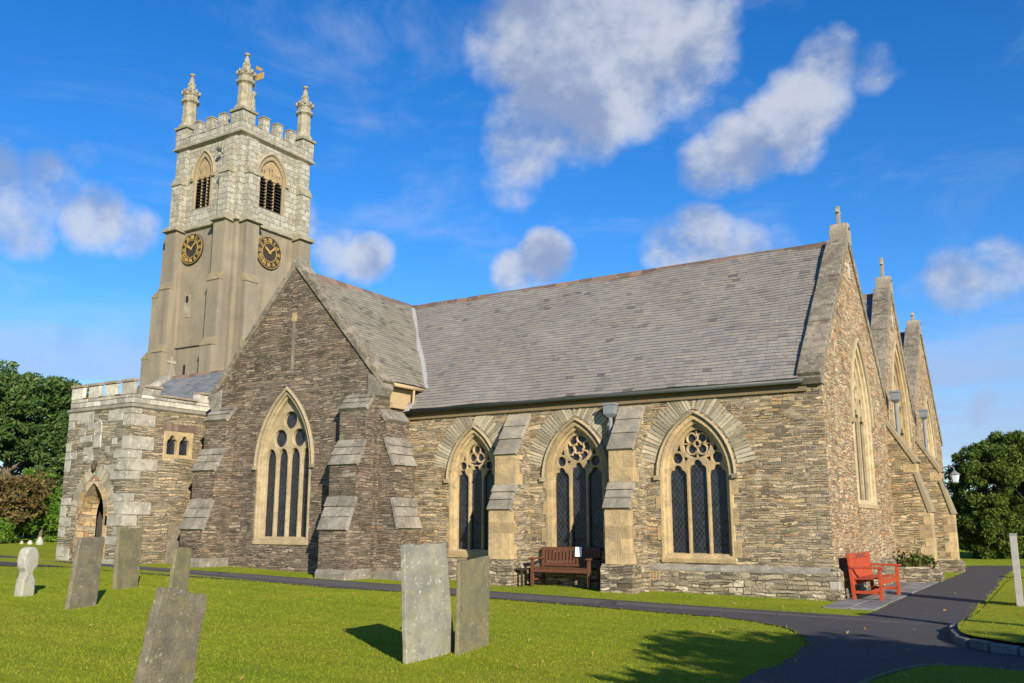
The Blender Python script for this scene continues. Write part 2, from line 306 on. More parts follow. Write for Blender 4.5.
def foliage(name, ramp, trans=.35, patch=None, ps=.8):
    m, n, b = mat(name); ri = n.new('NewGeometry').outputs['Random Per Island']; P = pos(n)
    col = n.ramp(ri, ramp)
    if name == 'grass_blade': col = n.mix(n.math('MULTIPLY', n.smooth(n.noise(n.vmath('MULTIPLY', P, (.35, 2.0, 1.)).outputs[0], 1.1, 5, .65), .45, .68), .65), col, (.20,.27,.012))
    if patch: col = n.mix(n.math('MULTIPLY', n.smooth(n.noise(P, ps, 4, .6), .45, .68), .75), col, patch)
    n.put(col, b.inputs['Base Color']); b.inputs['Roughness'].default_value = .6; b.inputs['Specular IOR Level'].default_value = .2
    t = n.new('BsdfTranslucent', in_Color=col); mx = n.new('MixShader'); mx.inputs[0].default_value = trans
    n.l.new(b.outputs[0], mx.inputs[1]); n.l.new(t.outputs[0], mx.inputs[2])
    o = [q for q in n.n if q.type == 'OUTPUT_MATERIAL'][0]; n.l.new(mx.outputs[0], o.inputs[0]); return m
M['blade'] = foliage('grass_blade', [(0,(.235,.325,.016)),(.5,(.285,.36,.02)),(.9,(.33,.365,.026)),(1,(.38,.34,.05))], .45, (.37,.325,.035), .55)
M['yew'] = foliage('yew_leaf', [(0,(.035,.07,.012)),(.5,(.08,.135,.02)),(.85,(.14,.19,.028)),(1,(.22,.23,.04))], .35)
M['oakleaf'] = foliage('evergreen_leaf', [(0,(.035,.08,.022)),(.5,(.075,.14,.036)),(.85,(.12,.19,.045)),(1,(.18,.23,.07))], .4)
M['shrubleaf'] = foliage('shrub_leaf', [(0,(.05,.12,.012)),(.5,(.09,.19,.018)),(1,(.16,.24,.03))], .35)
M['russet'] = foliage('russet_leaf', [(0,(.07,.065,.022)),(.4,(.15,.105,.038)),(.75,(.19,.125,.05)),(1,(.11,.13,.035))], .3)
M['bedplant'] = foliage('bed_plant', [(0,(.04,.07,.015)),(.6,(.09,.11,.02)),(1,(.22,.15,.03))], .3)

def asphalt():
    m, n, b = mat('asphalt'); P = pos(n)
    sp = n.noise(P, 130, 2, .6); a = n.noise(P, 1.3, 4, .6)
    col = n.mix(a, (.048,.046,.047), (.07,.067,.067))
    col = n.mix(n.smooth(sp, .58, .7), col, (.15,.145,.14))
    col = n.mix(n.math('MULTIPLY', n.smooth(n.noise(P, 3.1, 5, .7), .6, .72), .5), col, (.09,.086,.08))
    pt = n.new('TexVoronoi', feature='DISTANCE_TO_EDGE', in_Vector=n.vmath('ADD', P, n.vmath('MULTIPLY', n.comb(n.noise(P, 2., 4), n.noise(P, 2.3, 4), 0.), (.8, .8, 0)).outputs[0]).outputs[0]); pt.inputs['Scale'].default_value = .55
    crack = n.math('MULTIPLY', n.smooth(pt.outputs['Distance'], .016, .004), n.smooth(n.noise(P, .8, 3), .5, .6))
    col = n.mix(n.math('MULTIPLY', crack, .7), col, (.02,.02,.02))
    n.put(col, b.inputs['Base Color']); b.inputs['Roughness'].default_value = .85; bump(n, b, sp, .8, .012); return m
M['asphalt'] = asphalt()

# ---------------------------------------------------------------- mesh helpers
WL = {}     # world location of every object that carries children
def thing(name, loc, label, cat, group=None, rotz=0.):
    o = bpy.data.objects.new(name, None); COL.objects.link(o); o.location = loc; o.rotation_euler = (0, 0, rotz); o.empty_display_size = .3
    o['label'] = label; o['category'] = cat
    if group: o['group'] = group
    WL[o.name] = Vector((0, 0, 0)) if rotz else Vector(loc)   # a turned thing has its parts written in its own frame
    return o
def tag(o, label, cat, group=None):
    o['label'] = label; o['category'] = cat
    if group: o['group'] = group
    return o
def struct(o, kind='structure'): o['kind'] = kind; return o
class MB:
    def __init__(s): s.v = []; s.f = []; s.mi = []; s.cur = 0
    def add(s, vs, fs, mi=None):
        k = len(s.v); s.v += [tuple(q) for q in vs]; s.f += [tuple(i+k for i in f) for f in fs]; s.mi += [s.cur if mi is None else mi]*len(fs); return s
    def box(s, x0, x1, y0, y1, z0, z1, T=None, mi=None):
        vs = [(x, y, z) for z in (z0, z1) for x, y in ((x0, y0), (x1, y0), (x1, y1), (x0, y1))]
        if T: vs = [T(*q) for q in vs]
        return s.add(vs, [(3,2,1,0),(4,5,6,7),(0,1,5,4),(1,2,6,5),(2,3,7,6),(3,0,4,7)], mi)
    def prism(s, poly, f0, f1, cap=True):            # poly: list of 2-D points, f0 / f1 map them to 3-D
        k = len(poly); vs = [f0(*p) for p in poly]+[f1(*p) for p in poly]
        fs = [(i, (i+1) % k, k+(i+1) % k, k+i) for i in range(k)]
        if cap: fs += [tuple(reversed(range(k))), tuple(range(k, 2*k))]
        return s.add(vs, fs)
    def tube(s, pts, r, n=8, closed=False):
        pts = [Vector(p) for p in pts]; rs = r if isinstance(r, (list, tuple)) else [r]*len(pts); vs = []; fs = []
        for i, p in enumerate(pts):
            a = pts[i-1] if i > 0 else p; b = pts[i+1] if i < len(pts)-1 else p
            d = (b-a).normalized(); e = d.orthogonal().normalized() if abs(d.z) > .95 else d.cross(Vector((0, 0, 1))).normalized(); g = d.cross(e)
            vs += [p+(e*math.cos(2*math.pi*j/n)+g*math.sin(2*math.pi*j/n))*rs[i] for j in range(n)]
        for i in range(len(pts)-1): fs += [(i*n+j, i*n+(j+1) % n, (i+1)*n+(j+1) % n, (i+1)*n+j) for j in range(n)]
        fs += [tuple(reversed(range(n))), tuple((len(pts)-1)*n+j for j in range(n))]
        return s.add(vs, fs)
    def lathe(s, prof, c=(0,0,0), n=8, rot=0.):
        vs = []; fs = []
        for r_, z in prof: vs += [(c[0]+r_*math.cos(rot+2*math.pi*j/n), c[1]+r_*math.sin(rot+2*math.pi*j/n), c[2]+z) for j in range(n)]
        for i in range(len(prof)-1): fs += [(i*n+j, i*n+(j+1) % n, (i+1)*n+(j+1) % n, (i+1)*n+j) for j in range(n)]
        fs += [tuple(reversed(range(n))), tuple((len(prof)-1)*n+j for j in range(n))]
        return s.add(vs, fs)
    def sweep(s, path, prof, T, closed=False):       # path of (u,v), prof of (offset outwards, w); T(u,v,w) -> world
        k = len(path); m = len(prof); vs = []
        for i, p in enumerate(path):
            a = path[(i-1) % k] if (i > 0 or closed) else p; b = path[(i+1) % k] if (i < k-1 or closed) else p
            d1 = Vector((p[0]-a[0], p[1]-a[1])); d2 = Vector((b[0]-p[0], b[1]-p[1])); mt = 1.
            if d1.length > 1e-6 and d2.length > 1e-6:
                d1.normalize(); d2.normalize(); mt = min(2., 1/max(.3, math.sqrt(max(0, (1+d1.dot(d2))/2))))
                b = (p[0]+d2.x, p[1]+d2.y); a = (p[0]-d1.x, p[1]-d1.y)
            dx_, dy_ = b[0]-a[0], b[1]-a[1]; L = math.hypot(dx_, dy_) or 1
            nx_, ny_ = -dy_/L, dx_/L
            vs += [T(p[0]+nx_*o*mt, p[1]+ny_*o*mt, w_) for o, w_ in prof]
        fs = []
        for i in range(k if closed else k-1):
            j = (i+1) % k; fs += [(i*m+q, i*m+(q+1) % m, j*m+(q+1) % m, j*m+q) for q in range(m)]
        if not closed: fs += [tuple(range(m)), tuple((k-1)*m+q for q in reversed(range(m)))]
        return s.add(vs, fs)
    def build(s, name, material, parent=None, smooth=False, bevel=0., recalc=True):
        me = bpy.data.meshes.new(name)
        off = WL[parent.name] if parent else Vector((0, 0, 0))
        me.from_pydata([tuple(Vector(q)-off) for q in s.v], [], s.f)
        mats = material if isinstance(material, (list, tuple)) else [material]
        for m_ in mats: me.materials.append(m_)
        if len(mats) > 1: me.polygons.foreach_set('material_index', s.mi)
        if recalc:
            b = bmesh.new(); b.from_mesh(me); bmesh.ops.recalc_face_normals(b, faces=b.faces); b.to_mesh(me); b.free()
        if smooth: me.polygons.foreach_set('use_smooth', [True]*len(me.polygons))
        o = bpy.data.objects.new(name, me); COL.objects.link(o)
        if parent: o.parent = parent; WL[o.name] = off.copy()
        if bevel:
            k = o.modifiers.new('bevel', 'BEVEL'); k.width = bevel; k.segments = 2; k.limit_method = 'ANGLE'; k.angle_limit = R(40)
        return o

def plate_mesh(outline, holes, w0, w1, T, bevel=0.):
    cu = bpy.data.curves.new('tmp', 'CURVE'); cu.dimensions = '2D'; cu.fill_mode = 'BOTH'; cu.extrude = (w1-w0)/2-bevel
    if bevel: cu.bevel_depth = bevel; cu.bevel_resolution = 1; cu.offset = -bevel
    for poly in [outline]+list(holes):
        sp = cu.splines.new('POLY'); sp.points.add(len(poly)-1)
        for i, (a, b) in enumerate(poly): sp.points[i].co = (a, b, 0, 1)
        sp.use_cyclic_u = True
    ob = bpy.data.objects.new('tmp', cu); COL.objects.link(ob)
    dg = bpy.context.evaluated_depsgraph_get(); me = bpy.data.meshes.new_from_object(ob.evaluated_get(dg), depsgraph=dg)
    vs = [T(v.co.x, v.co.y, (w0+w1)/2+v.co.z) for v in me.vertices]; fs = [tuple(p.vertices) for p in me.polygons]
    bpy.data.objects.remove(ob); bpy.data.curves.remove(cu); bpy.data.meshes.remove(me)
    return vs, fs
def weld(o, d=.0004):
    b = bmesh.new(); b.from_mesh(o.data); bmesh.ops.remove_doubles(b, verts=b.verts, dist=d); bmesh.ops.recalc_face_normals(b, faces=b.faces); b.to_mesh(o.data); b.free()
def plate(name, outline, holes, w0, w1, T, material, parent, bevel=0., edge_mat=None, edge_test=None):
    vs, fs = plate_mesh(outline, holes, w0, w1, T, bevel); m = MB(); m.add(vs, fs); o = m.build(name, material, parent); weld(o)
    if edge_mat:
        o.data.materials.append(edge_mat)
        for p in o.data.polygons:
            if edge_test(p.normal): p.material_index = 1
    return o
def TS(cx, y0): return lambda u, v, w_: (cx+u, y0-w_, v)       # a face looking south
def TE(x0, cy): return lambda u, v, w_: (x0+w_, cy+u, v)       # a face looking east

# ---------------------------------------------------------------- arches and windows
def arch_half(a, zs, za, n=12):           # left springing to apex
    h = za-zs; r = (a*a+h*h)/(2*a); c = -a+r; t1 = math.atan2(h, -c) if c != 0 else math.pi/2
    t0 = math.pi
    return [(c+r*math.cos(t0+(t1-t0)*i/n), zs+r*math.sin(t0+(t1-t0)*i/n)) for i in range(n+1)]
def arch(a, sill, zs, za, n=12):          # closed outline
    L = arch_half(a, zs, za, n); Rr = [(-x, z) for x, z in reversed(L[:-1])]
    return [(a, sill), (-a, sill)][::-1][::-1] and [(-a, sill)]+L+Rr+[(a, sill)]
def circ(cx, cy, r, n=22): return [(cx+r*math.cos(2*math.pi*i/n), cy+r*math.sin(2*math.pi*i/n)) for i in range(n)]
def foil(cx, cy, r, k, n=48, rot=math.pi/2, cusp=.5):
    out = []
    for i in range(n):
        t = 2*math.pi*i/n; q = ((t-rot+math.pi/k) % (2*math.pi/k))-math.pi/k
        c = r*cusp; rho = r-c; s = rho*rho-(c*math.sin(q))**2
        rr = c*math.cos(q)+math.sqrt(max(s, 0)) if s > 0 else c*math.cos(q)
        out.append((cx+rr*math.cos(t), cy+rr*math.sin(t)))
    return out
def light_head(cx, hw, sill, zs, rise, cusped=True):
    pts = [(cx+hw, sill)]; n = 16
    for i in range(n+1):
        t = math.pi*i/n
        if cusped:
            q = ((t+math.pi/4) % (math.pi/2))-math.pi/4; c = hw*.5; s = c*c-(c*math.sin(q))**2; rr = c*math.cos(q)+math.sqrt(max(s, 0)); rr = max(rr, .74*hw)
            pts.append((cx+rr*math.cos(t), zs+rr*math.sin(t)*rise/hw))
        else:
            c = -hw*.35; pts.append((cx+hw*math.cos(t), zs+rise*(math.sin(t)**.85 if math.sin(t) > 0 else 0)))
    return pts+[(cx-hw, sill)]
def teardrop(cx, cy, r, rot, n=18):
    out = []
    for i in range(n):
        t = 2*math.pi*i/n; a = r*math.cos(t); b = r*.42*math.sin(t)*(math.sin(t/2)**1.0)*1.5
        out.append((cx+a*math.cos(rot)-b*math.sin(rot), cy+a*math.sin(rot)+b*math.cos(rot)))
    return out

def window(church, T, sill, zs, za, half, fw, nl, style, m_frame, m_hood, relieve=True, label=None, mull=.075, deep=1., hood=True, hoodw=.09):
    """stone frame with tracery, glass, sill, hood mould and a relieving arch of upright slates"""
    fr = MB()
    def k(t): return half+fw*t
    def za_(t): return za+fw*t*1.15
    rings = [(1., .50, -.10, .014), (.62, .10, -.32*deep, -.055)]
    for o_, i_, w0, w1 in rings:
        vs, fs = plate_mesh(arch(k(o_), sill-.02, zs, za_(o_)), [arch(k(i_), sill+.10 if i_ < .2 else sill+.06, zs, za_(i_))], w0, w1, T, .018); fr.add(vs, fs)
    f = fr.build('window', m_frame, church); weld(f)
    if label: f['label'] = label
    # tracery
    holes = []; h = za-zs; lw = (2*half-(nl-1)*mull)/nl
    sb = sill+.10
    for i in range(nl):
        cx = -half+lw/2+i*(lw+mull); hw = lw/2+.004
        if style == 'circles': holes.append(light_head(cx, hw, sb, zs+.14, .36, False))
        else:
            zz = zs+(.0 if abs(cx) > .05 else .12); holes.append(light_head(cx, hw, sb, zz, .24 if nl == 3 else .22, True))
    s_ = half/.69
    cz = zs+.735*s_; rb = .325*s_; bars = []          # the big circle is open and filled with thin bars
    if style != 'circles':
        holes += [circ(0, cz, rb, 36), circ(-.485*s_, zs+.405*s_, .122*s_), circ(.485*s_, zs+.405*s_, .122*s_)]
        for q in (-1, 1):
            holes.append([(q*.40*s_, zs+.575*s_), (q*.505*s_, zs+.575*s_), (q*.435*s_, zs+.73*s_)]); holes.append([(q*.215*s_, zs+.40*s_), (q*.315*s_, zs+.30*s_), (q*.315*s_, zs+.43*s_)])
    if style == 'quatre':
        bars = [foil(0, cz, .30*s_, 4, 48, R(45), .60), circ(0, cz, .075*s_, 14)]
        for a in (0, 90, 180, 270): bars.append([(.085*s_*math.cos(R(a)), cz+.085*s_*math.sin(R(a))), (.34*s_*math.cos(R(a)), cz+.34*s_*math.sin(R(a)))])
    elif style == 'flow':
        bars = [foil(0, cz, .15*s_, 5, 40, R(90), .55)]
        for a in (30, 90, 150, 210, 270, 330): bars.append([(.13*s_*math.cos(R(a)), cz+.13*s_*math.sin(R(a))), (.25*s_*math.cos(R(a+12)), cz+.25*s_*math.sin(R(a+12))), (.34*s_*math.cos(R(a)), cz+.34*s_*math.sin(R(a)))])
    elif style == 'trefoil':
        for a in (90, 210, 330): bars.append(circ(.165*s_*math.cos(R(a)), cz+.165*s_*math.sin(R(a)), .14*s_, 20))
    elif style == 'circles':
        r0 = .255
        holes += [circ(-.37, zs+.80, r0, 28), circ(.37, zs+.80, r0, 28), circ(0, zs+1.32, r0, 28)]
    w0, w1 = -.30*deep, -.15*deep
    tr = plate('tracery', arch(half+.05, sill+.06, zs, za+.06), holes, w0, w1, T, m_frame, f, bevel=.016)
    if bars:
        br_ = MB()
        for p_ in bars: br_.sweep(p_, [(-.020, -.27*deep), (-.026, -.21*deep), (-.012, -.17*deep), (.012, -.17*deep), (.026, -.21*deep), (.020, -.27*deep)], T, closed=len(p_) > 4)
        br_.build('tracery_bars', m_frame, f)
    plate('glass', arch(half+.04, sill+.05, zs, za+.04), [], -.262*deep, -.245*deep, T, M['glass'], f)
    sl = MB(); sl.prism([(.03, sill-.10), (.05, sill-.02), (-.24, sill+.11), (-.3, sill+.11), (-.3, sill-.10)], lambda a, b: T(-k(.97), b, a), lambda a, b: T(k(.97), b, a)); sl.build('sill', m_frame, f)
    if hood:
        hm = MB(); La = arch_half(k(1.)+.015, zs, za_(1.)+.02, 16); path = La+[(-x, z) for x, z in reversed(La[:-1])]
        hm.sweep(path, [(0, -.02), (0, .05), (hoodw*.4, .08), (hoodw*.85, .04), (hoodw*.85, -.02)], T)
        for sgn in (-1, 1): hm.box(sgn*(k(1.)+.055)-.065, sgn*(k(1.)+.055)+.065, zs-.09, zs+.01, -.02, .085, lambda a, b, c: T(a, b, c))
        hm.build('hood_mould', m_hood, f)
    z = sill+.02; i = 0
    while z < zs-.15:
        hh = min(random.uniform(.26, .42), zs-.10-z)
        for sg in (-1, 1):
            if (i+(sg > 0)) % 2: wq = random.uniform(.05, .13); a_, b_ = sorted((sg*(k(1.)-.03), sg*(k(1.)+wq))); jq = MB(); jq.box(a_, b_, z+.004, z+hh-.004, -.05, .0165, lambda a, b, c: T(a, b, c)); (jq.build('jamb_stone', m_frame, f, bevel=.006) if relieve else None)
        z += hh; i += 1
    if relieve:
        rv = MB(); a0 = k(1.)+.14; path = arch_half(a0, zs+.0, za_(1.)+.16, 60)
        pts = path+[(-x, z) for x, z in reversed(path[:-1])]
        d = [0.]
        for i in range(1, len(pts)): d.append(d[-1]+math.dist(pts[i], pts[i-1]))
        def at_(t):
            for i in range(1, len(d)):
                if d[i] >= t or i == len(d)-1:
                    q = (t-d[i-1])/(d[i]-d[i-1]); return (pts[i-1][0]+(pts[i][0]-pts[i-1][0])*q, pts[i-1][1]+(pts[i][1]-pts[i-1][1])*q)
        t = .30
        while t < d[-1]-.32:
            tw = random.uniform(.055, .10); a = at_(t); b = at_(min(t+tw, d[-1])); mx = (a[0]+b[0])/2
            dx_, dz_ = b[0]-a[0], b[1]-a[1]; L = math.hypot(dx_, dz_) or 1; nx_, nz_ = -dz_/L, dx_/L
            ln = random.uniform(.36, .46); pr = random.uniform(.006, .016); g = .006
            ca = (a[0]+dx_/L*g, a[1]+dz_/L*g); cb = (b[0]-dx_/L*g, b[1]-dz_/L*g)
            fan = 1.12
            q4 = [ca, cb, (mx+(cb[0]-mx)*fan+nx_*ln, cb[1]+nz_*ln), (mx+(ca[0]-mx)*fan+nx_*ln, ca[1]+nz_*ln)]
            rv.prism(q4, lambda x, z: T(x, z, -.05), lambda x, z: T(x, z, pr)); t += tw
        rv.build('relieving_arch', M['voussoir'], f)
    return f, arch(k(1.)-.012, sill-.01, zs, za_(1.)-.012)

# ---------------------------------------------------------------- ground, paths
GX = [-160, -30, -23, -17.5, -10, 0, 8, 160]; GZ = [.55, .55, .5, .33, .08, -.06, -.06, -.06]
def gz(x): return float(np.interp(x, GX, GZ))
gm = MB(); ys = [-160, -60, -20, 0, 30, 200, 700]
for i in range(len(GX)-1):
    for j in range(len(ys)-1):
        x0, x1, y0, y1 = GX[i], GX[i+1], ys[j], ys[j+1]
        gm.add([(x0, y0, GZ[i]), (x1, y0, GZ[i+1]), (x1, y1, GZ[i+1]), (x0, y1, GZ[i])], [(0, 1, 2, 3)])
for x0, x1, z in ((-900, -160, .55), (160, 900, -.06)): gm.add([(x0, -160, z), (x1, -160, z), (x1, 700, z), (x0, 700, z)], [(0, 1, 2, 3)])
g = gm.build('ground', M['lawn'], recalc=False); weld(g); struct(g)

UP = [(-34,-1.0),(-27.2,-2.7),(-21.9,-4.05),(-20.6,-3.78),(-17.65,-3.5),(-13.22,-3.5),(-11.25,-3.35),(-9.35,-2.75),(-6.78,-2.72),(-4.66,-2.85),(-2.77,-3.0),(-0.68,-3.2),(1.05,-3.2)]
LO = [(-34,-2.6),(-27,-4.4),(-22.5,-5.35),(-19.16,-5.0),(-15.89,-4.95),(-12.53,-4.3),(-10.53,-4.2),(-8.28,-4.0),(-5.65,-4.2),(-3.77,-4.31),(-2.11,-4.55),(-0.89,-4.67),(-0.21,-4.95)]
PATH_MAIN = [(-.21,-4.95),(.58,-5.86),(1.06,-6.94),(1.26,-7.99),(1.32,-9.22),(1.28,-10.47),(1.5,-12.5),(2.0,-15),(2.6,-20),(3,-26),(5.2,-26),(4.2,-19),(3.2,-14.5),(2.55,-11.2),(2.45,-9.96),(2.63,-9.1),(2.95,-8.62),(3.75,-8.6),(6,-9.0),(12,-10.5),(12,-8.4),(6.2,-7.55),(3.69,-7.1),(3.2,-6.72),(2.9,-6.25),(2.72,-5.2),(2.68,-3.93),(2.66,-2.35),(2.63,1.67),(2.55,7.68),(2.5,16.3),(3.4,18.2),(14,19.0),(14,20.6),(2,19.9),(.9,16.9),(1.12,13.2),(1.05,8.0),(.95,4.),(1.08,-1.84),(1.05,-3.2)]
def dens(p, step=.35):
    out = []
    for a, b in zip(p[:-1], p[1:]):
        k = max(1, int(math.dist(a, b)/step)); out += [(a[0]+(b[0]-a[0])*i/k, a[1]+(b[1]-a[1])*i/k) for i in range(k)]
    return out+[p[-1]]
def wob(p, a=.03): return [(x+random.uniform(-a, a), y+random.uniform(-a, a)) for x, y in p]
def catm(p, k=4):
    out = []
    for i in range(len(p)-1):
        a, b, c, d = p[max(i-1, 0)], p[i], p[i+1], p[min(i+2, len(p)-1)]
        for j in range(k):
            t = j/k; out.append(tuple(.5*((2*b[q])+(-a[q]+c[q])*t+(2*a[q]-5*b[q]+4*c[q]-d[q])*t*t+(-a[q]+3*b[q]-3*c[q]+d[q])*t**3) for q in (0, 1)))
    return out+[p[-1]]
def sheet(name, poly, dz, material, n=0):
    from mathutils.geometry import tessellate_polygon
    P3 = [Vector((x, y, 0)) for x, y in poly]; tris = tessellate_polygon([P3])
    m = MB(); m.add([(x, y, gz(x)+dz) for x, y in poly], [tuple(t) for t in tris])
    o = m.build(name, material, recalc=False)
    for p in o.data.polygons:
        if p.normal.z < 0: p.flip()
    return o
LOW_POLY = catm(UP, 5)[:-1]+[UP[-1]]
main_poly = wob(dens(catm(UP, 5), .4)) + wob(dens(list(reversed(catm(PATH_MAIN[24:], 4))), .4)) if False else None
path_outline = dens(catm(UP, 5), .4)+dens(list(reversed(catm(PATH_MAIN, 4)))[1:], .4)+list(reversed(dens(catm(LO, 5), .4)))[1:]
path_outline = wob(path_outline, .045)
struct(sheet('path', path_outline, .014, M['asphalt']))
branch = [(-19.3,-5.4),(-22.0,-5.2),(-25,-7.1),(-28,-9.3),(-28.6,-8.3),(-25.2,-5.9)]
BR = wob(dens([(-18.6,-5.05),(-20.2,-6.2),(-22,-8.2),(-24.2,-11),(-25.8,-10.2),(-23.6,-7.3),(-21.6,-5.3),(-18.6,-5.05)], .4)[:-1], .03)
struct(sheet('branch_path', BR, .019, M['asphalt']))
pv = MB()
for i in range(15):
    for j in range(2): pv.box(.12+j*.48, .585+j*.48, -1.75+i*.62+.01, -1.75+(i+1)*.62-.01, -.2, -.03+random.uniform(-.004, .004))
struct(pv.build('pavement', M['paving'], bevel=.008))

# raised lawn right of the path with its kerb of stone blocks
KERB = [(2.74,-3.6),(2.72,-4.6),(2.80,-5.6),(2.95,-6.3),(3.28,-6.76),(3.75,-7.08),(4.6,-7.3),(6.2,-7.55),(9,-8.0),(12,-8.4)]
isl = catm(KERB, 4)+[(12,-2),(12,6),(12,18),(3.4,17.9),(2.62,16.2),(2.62,7.7),(2.70,1.7),(2.72,-2.3)]
def isl_z(x, y): return gz(x)+.13*min(1, max(0, (-1.5-y)/3.5))+.02
im = MB()
from mathutils.geometry import tessellate_polygon
ip = [(x+(.035 if x < 5 else 0), y+.015) for x, y in dens(isl, .6)]
im.add([(x, y, isl_z(x, y)) for x, y in ip], [tuple(t) for t in tessellate_polygon([[Vector((x, y, 0)) for x, y in ip]])])
o = im.build('side_lawn', M['lawn'], recalc=False); struct(o)
for p in o.data.polygons:
    if p.normal.z < 0: p.flip()
def kerb_run(path, label, top):
    kp = catm(path, 8); d = [0.]
    for i in range(1, len(kp)): d.append(d[-1]+math.dist(kp[i], kp[i-1]))
    def at_(t):
        i = int(np.searchsorted(d, t)); i = min(max(i, 1), len(kp)-1); q = (t-d[i-1])/(d[i]-d[i-1]); return Vector((kp[i-1][0]+(kp[i][0]-kp[i-1][0])*q, kp[i-1][1]+(kp[i][1]-kp[i-1][1])*q))
    t = 0.; m = MB()
    while t < d[-1]-.25:
        L = random.uniform(.26, .42); a = at_(t+.012); b = at_(min(t+L-.012, d[-1])); dv = (b-a).normalized(); nv = Vector((-dv.y, dv.x)); h = top+random.uniform(-.02, .015)
        off = random.uniform(-.012, .012); q = [a+nv*(off-.07), b+nv*(off-.07), b+nv*(.09+off), a+nv*(.09+off)]
        z0 = gz(a.x)
        m.add([(p.x, p.y, z0-.1) for p in q]+[(p.x+random.uniform(-.01, .01), p.y, z0+h*min(1, max(.2, (-1.5-p.y)/3.5))) for p in q], [(3,2,1,0),(4,5,6,7),(0,1,5,4),(1,2,6,5),(2,3,7,6),(3,0,4,7)]); t += L
    o = m.build('kerb', M['lime'], bevel=.018); tag(o, label, 'kerb'); return o
kerb_run(KERB, 'curved kerb of rough grey stone blocks edging the raised lawn beside the path', .115)
ISL2 = [(2.2,-12),(2.42,-10.6),(2.5,-9.9),(2.66,-9.2),(2.95,-8.72),(3.75,-8.7),(6,-9.1),(12,-10.6)]
ip2 = dens(catm(ISL2, 4), .5)+[(12,-30),(5.6,-30),(4.6,-20)]
def isl2_z(x, y): return gz(x)+.055
im = MB(); im.add([(x+.05, y-.03, isl2_z(x, y)) for x, y in ip2], [tuple(t) for t in tessellate_polygon([[Vector((x, y, 0)) for x, y in ip2]])])
o = im.build('corner_lawn', M['lawn'], recalc=False); struct(o)
for p in o.data.polygons:
    if p.normal.z < 0: p.flip()
kb = MB(); pth = catm(ISL2, 5)
kb.sweep(pth, [(-.03, 0), (-.03, .10), (.05, .10), (.05, 0)], lambda u, v, w_: (u, v, gz(u)-.04+w_))
tag(kb.build('kerb', M['kerbdark'], bevel=.012), 'low mossy stone edging of the small shaded lawn beside the path', 'kerb')

# ---------------------------------------------------------------- the church
CH = thing('church', (-11, 4, 0), 'stone parish church with battlemented clock tower, slate roofs and three steep east gables', 'church')
def buttress(T, u0, u1, prof, side, front, slab, quoin=None, foot=.0, slab_over=.05, courses=3, foot_h=.62, footmat=None, label=None, tooth=.0):
    """prof: (w, z) from the foot upward, ends at w = 0"""
    m = MB(); pf = [(-.05, prof[0][1]-.4), (prof[0][0], prof[0][1]-.4)]+prof
    poly = pf+[(-.05, prof[-1][1])] if prof[-1][0] > -.05 else pf
    k = len(poly); vs = [T(u0, z, w_) for w_, z in poly]+[T(u1, z, w_) for w_, z in poly]
    m.add(vs, [tuple(range(k)), tuple(reversed(range(k, 2*k)))], 0)
    for i in range(k): m.add([vs[i], vs[(i+1) % k], vs[k+(i+1) % k], vs[k+i]], [(0, 1, 2, 3)], 1)
    o = m.build('buttress', [side, front], CH); weld(o)
    if label: o['label'] = label
    for (wa, za), (wb, zb) in zip(prof[:-1], prof[1:]):
        if abs(wa-wb) > .02 and abs(za-zb) > .02:
            s = MB()
            L = math.hypot(wa-wb, zb-za); n_ = max(1, courses if L > .45 else 1); tx, tz = (wb-wa)/L, (zb-za)/L; nx_, nz_ = -tz*-1, tx*-1
            nx_, nz_ = (zb-za)/L, -(wb-wa)/L
            for c in range(n_):
                a0 = L*c/n_-(.07 if c == 0 else .0); a1 = L*(c+1)/n_
                p = [(wa+tx*a0+nx_*.045, za+tz*a0+nz_*.045), (wa+tx*a1+nx_*.012, za+tz*a1+nz_*.012), (wa+tx*a1-nx_*.08, za+tz*a1-nz_*.08), (wa+tx*a0-nx_*.08, za+tz*a0-nz_*.08)]
                ex = .03; ns = 2 if u1-u0 > .7 else 1; cut = [u0-ex-random.uniform(0, .02)]+[u0+(u1-u0)*random.uniform(.35, .65)]*(ns-1)+[u1+ex+random.uniform(0, .02)]
                for ca, cb in zip(cut[:-1], cut[1:]):
                    dj = random.uniform(-.012, .012); pj = [(q0+nx_*dj*(1 if i_ < 2 else 0), q1+nz_*dj*(1 if i_ < 2 else 0)) for i_, (q0, q1) in enumerate(p)]
                    s.prism(pj, lambda a, b: T(ca+.004, b, a), lambda a, b: T(cb-.004, b, a))
            s.build('weathering', slab, o, bevel=.01)
    if quoin:
        for (wa, za), (wb, zb) in zip(prof[:-1], prof[1:]):
            if abs(wa-wb) < .02 and zb-za > .3:
                z = za+.005; i = 0; qs = (MB(), MB())
                while z < zb-.12:
                    h = min(random.uniform(.24, .36), zb-z-.06)
                    dep = (.34, .2)[i % 2]; fw_ = ((u1-u0)*.5-.008, (u1-u0)*.36)[i % 2]
                    for q, u_a, u_b in ((qs[0], u0-.005, u0+fw_), (qs[1], u1-fw_, u1+.005)): q.box(u_a, u_b, z+.004, z+h-.004, wa-dep, wa+.006, lambda a, b, c: T(a, b, c))
                    z += h; i += 1
                for q in qs: q.build('quoin', quoin, o)
    if foot:
        f = MB(); fp = [(-.02, prof[0][1]-.4), (prof[0][0]+foot, prof[0][1]-.4), (prof[0][0]+foot, prof[0][1]+foot_h-.10), (prof[0][0]+.008, prof[0][1]+foot_h), (-.02, prof[0][1]+foot_h)]
        f.prism(fp, lambda a, b: T(u0-foot, b, a), lambda a, b: T(u1+foot, b, a)); f.build('plinth', footmat, o, bevel=.012)
    return o

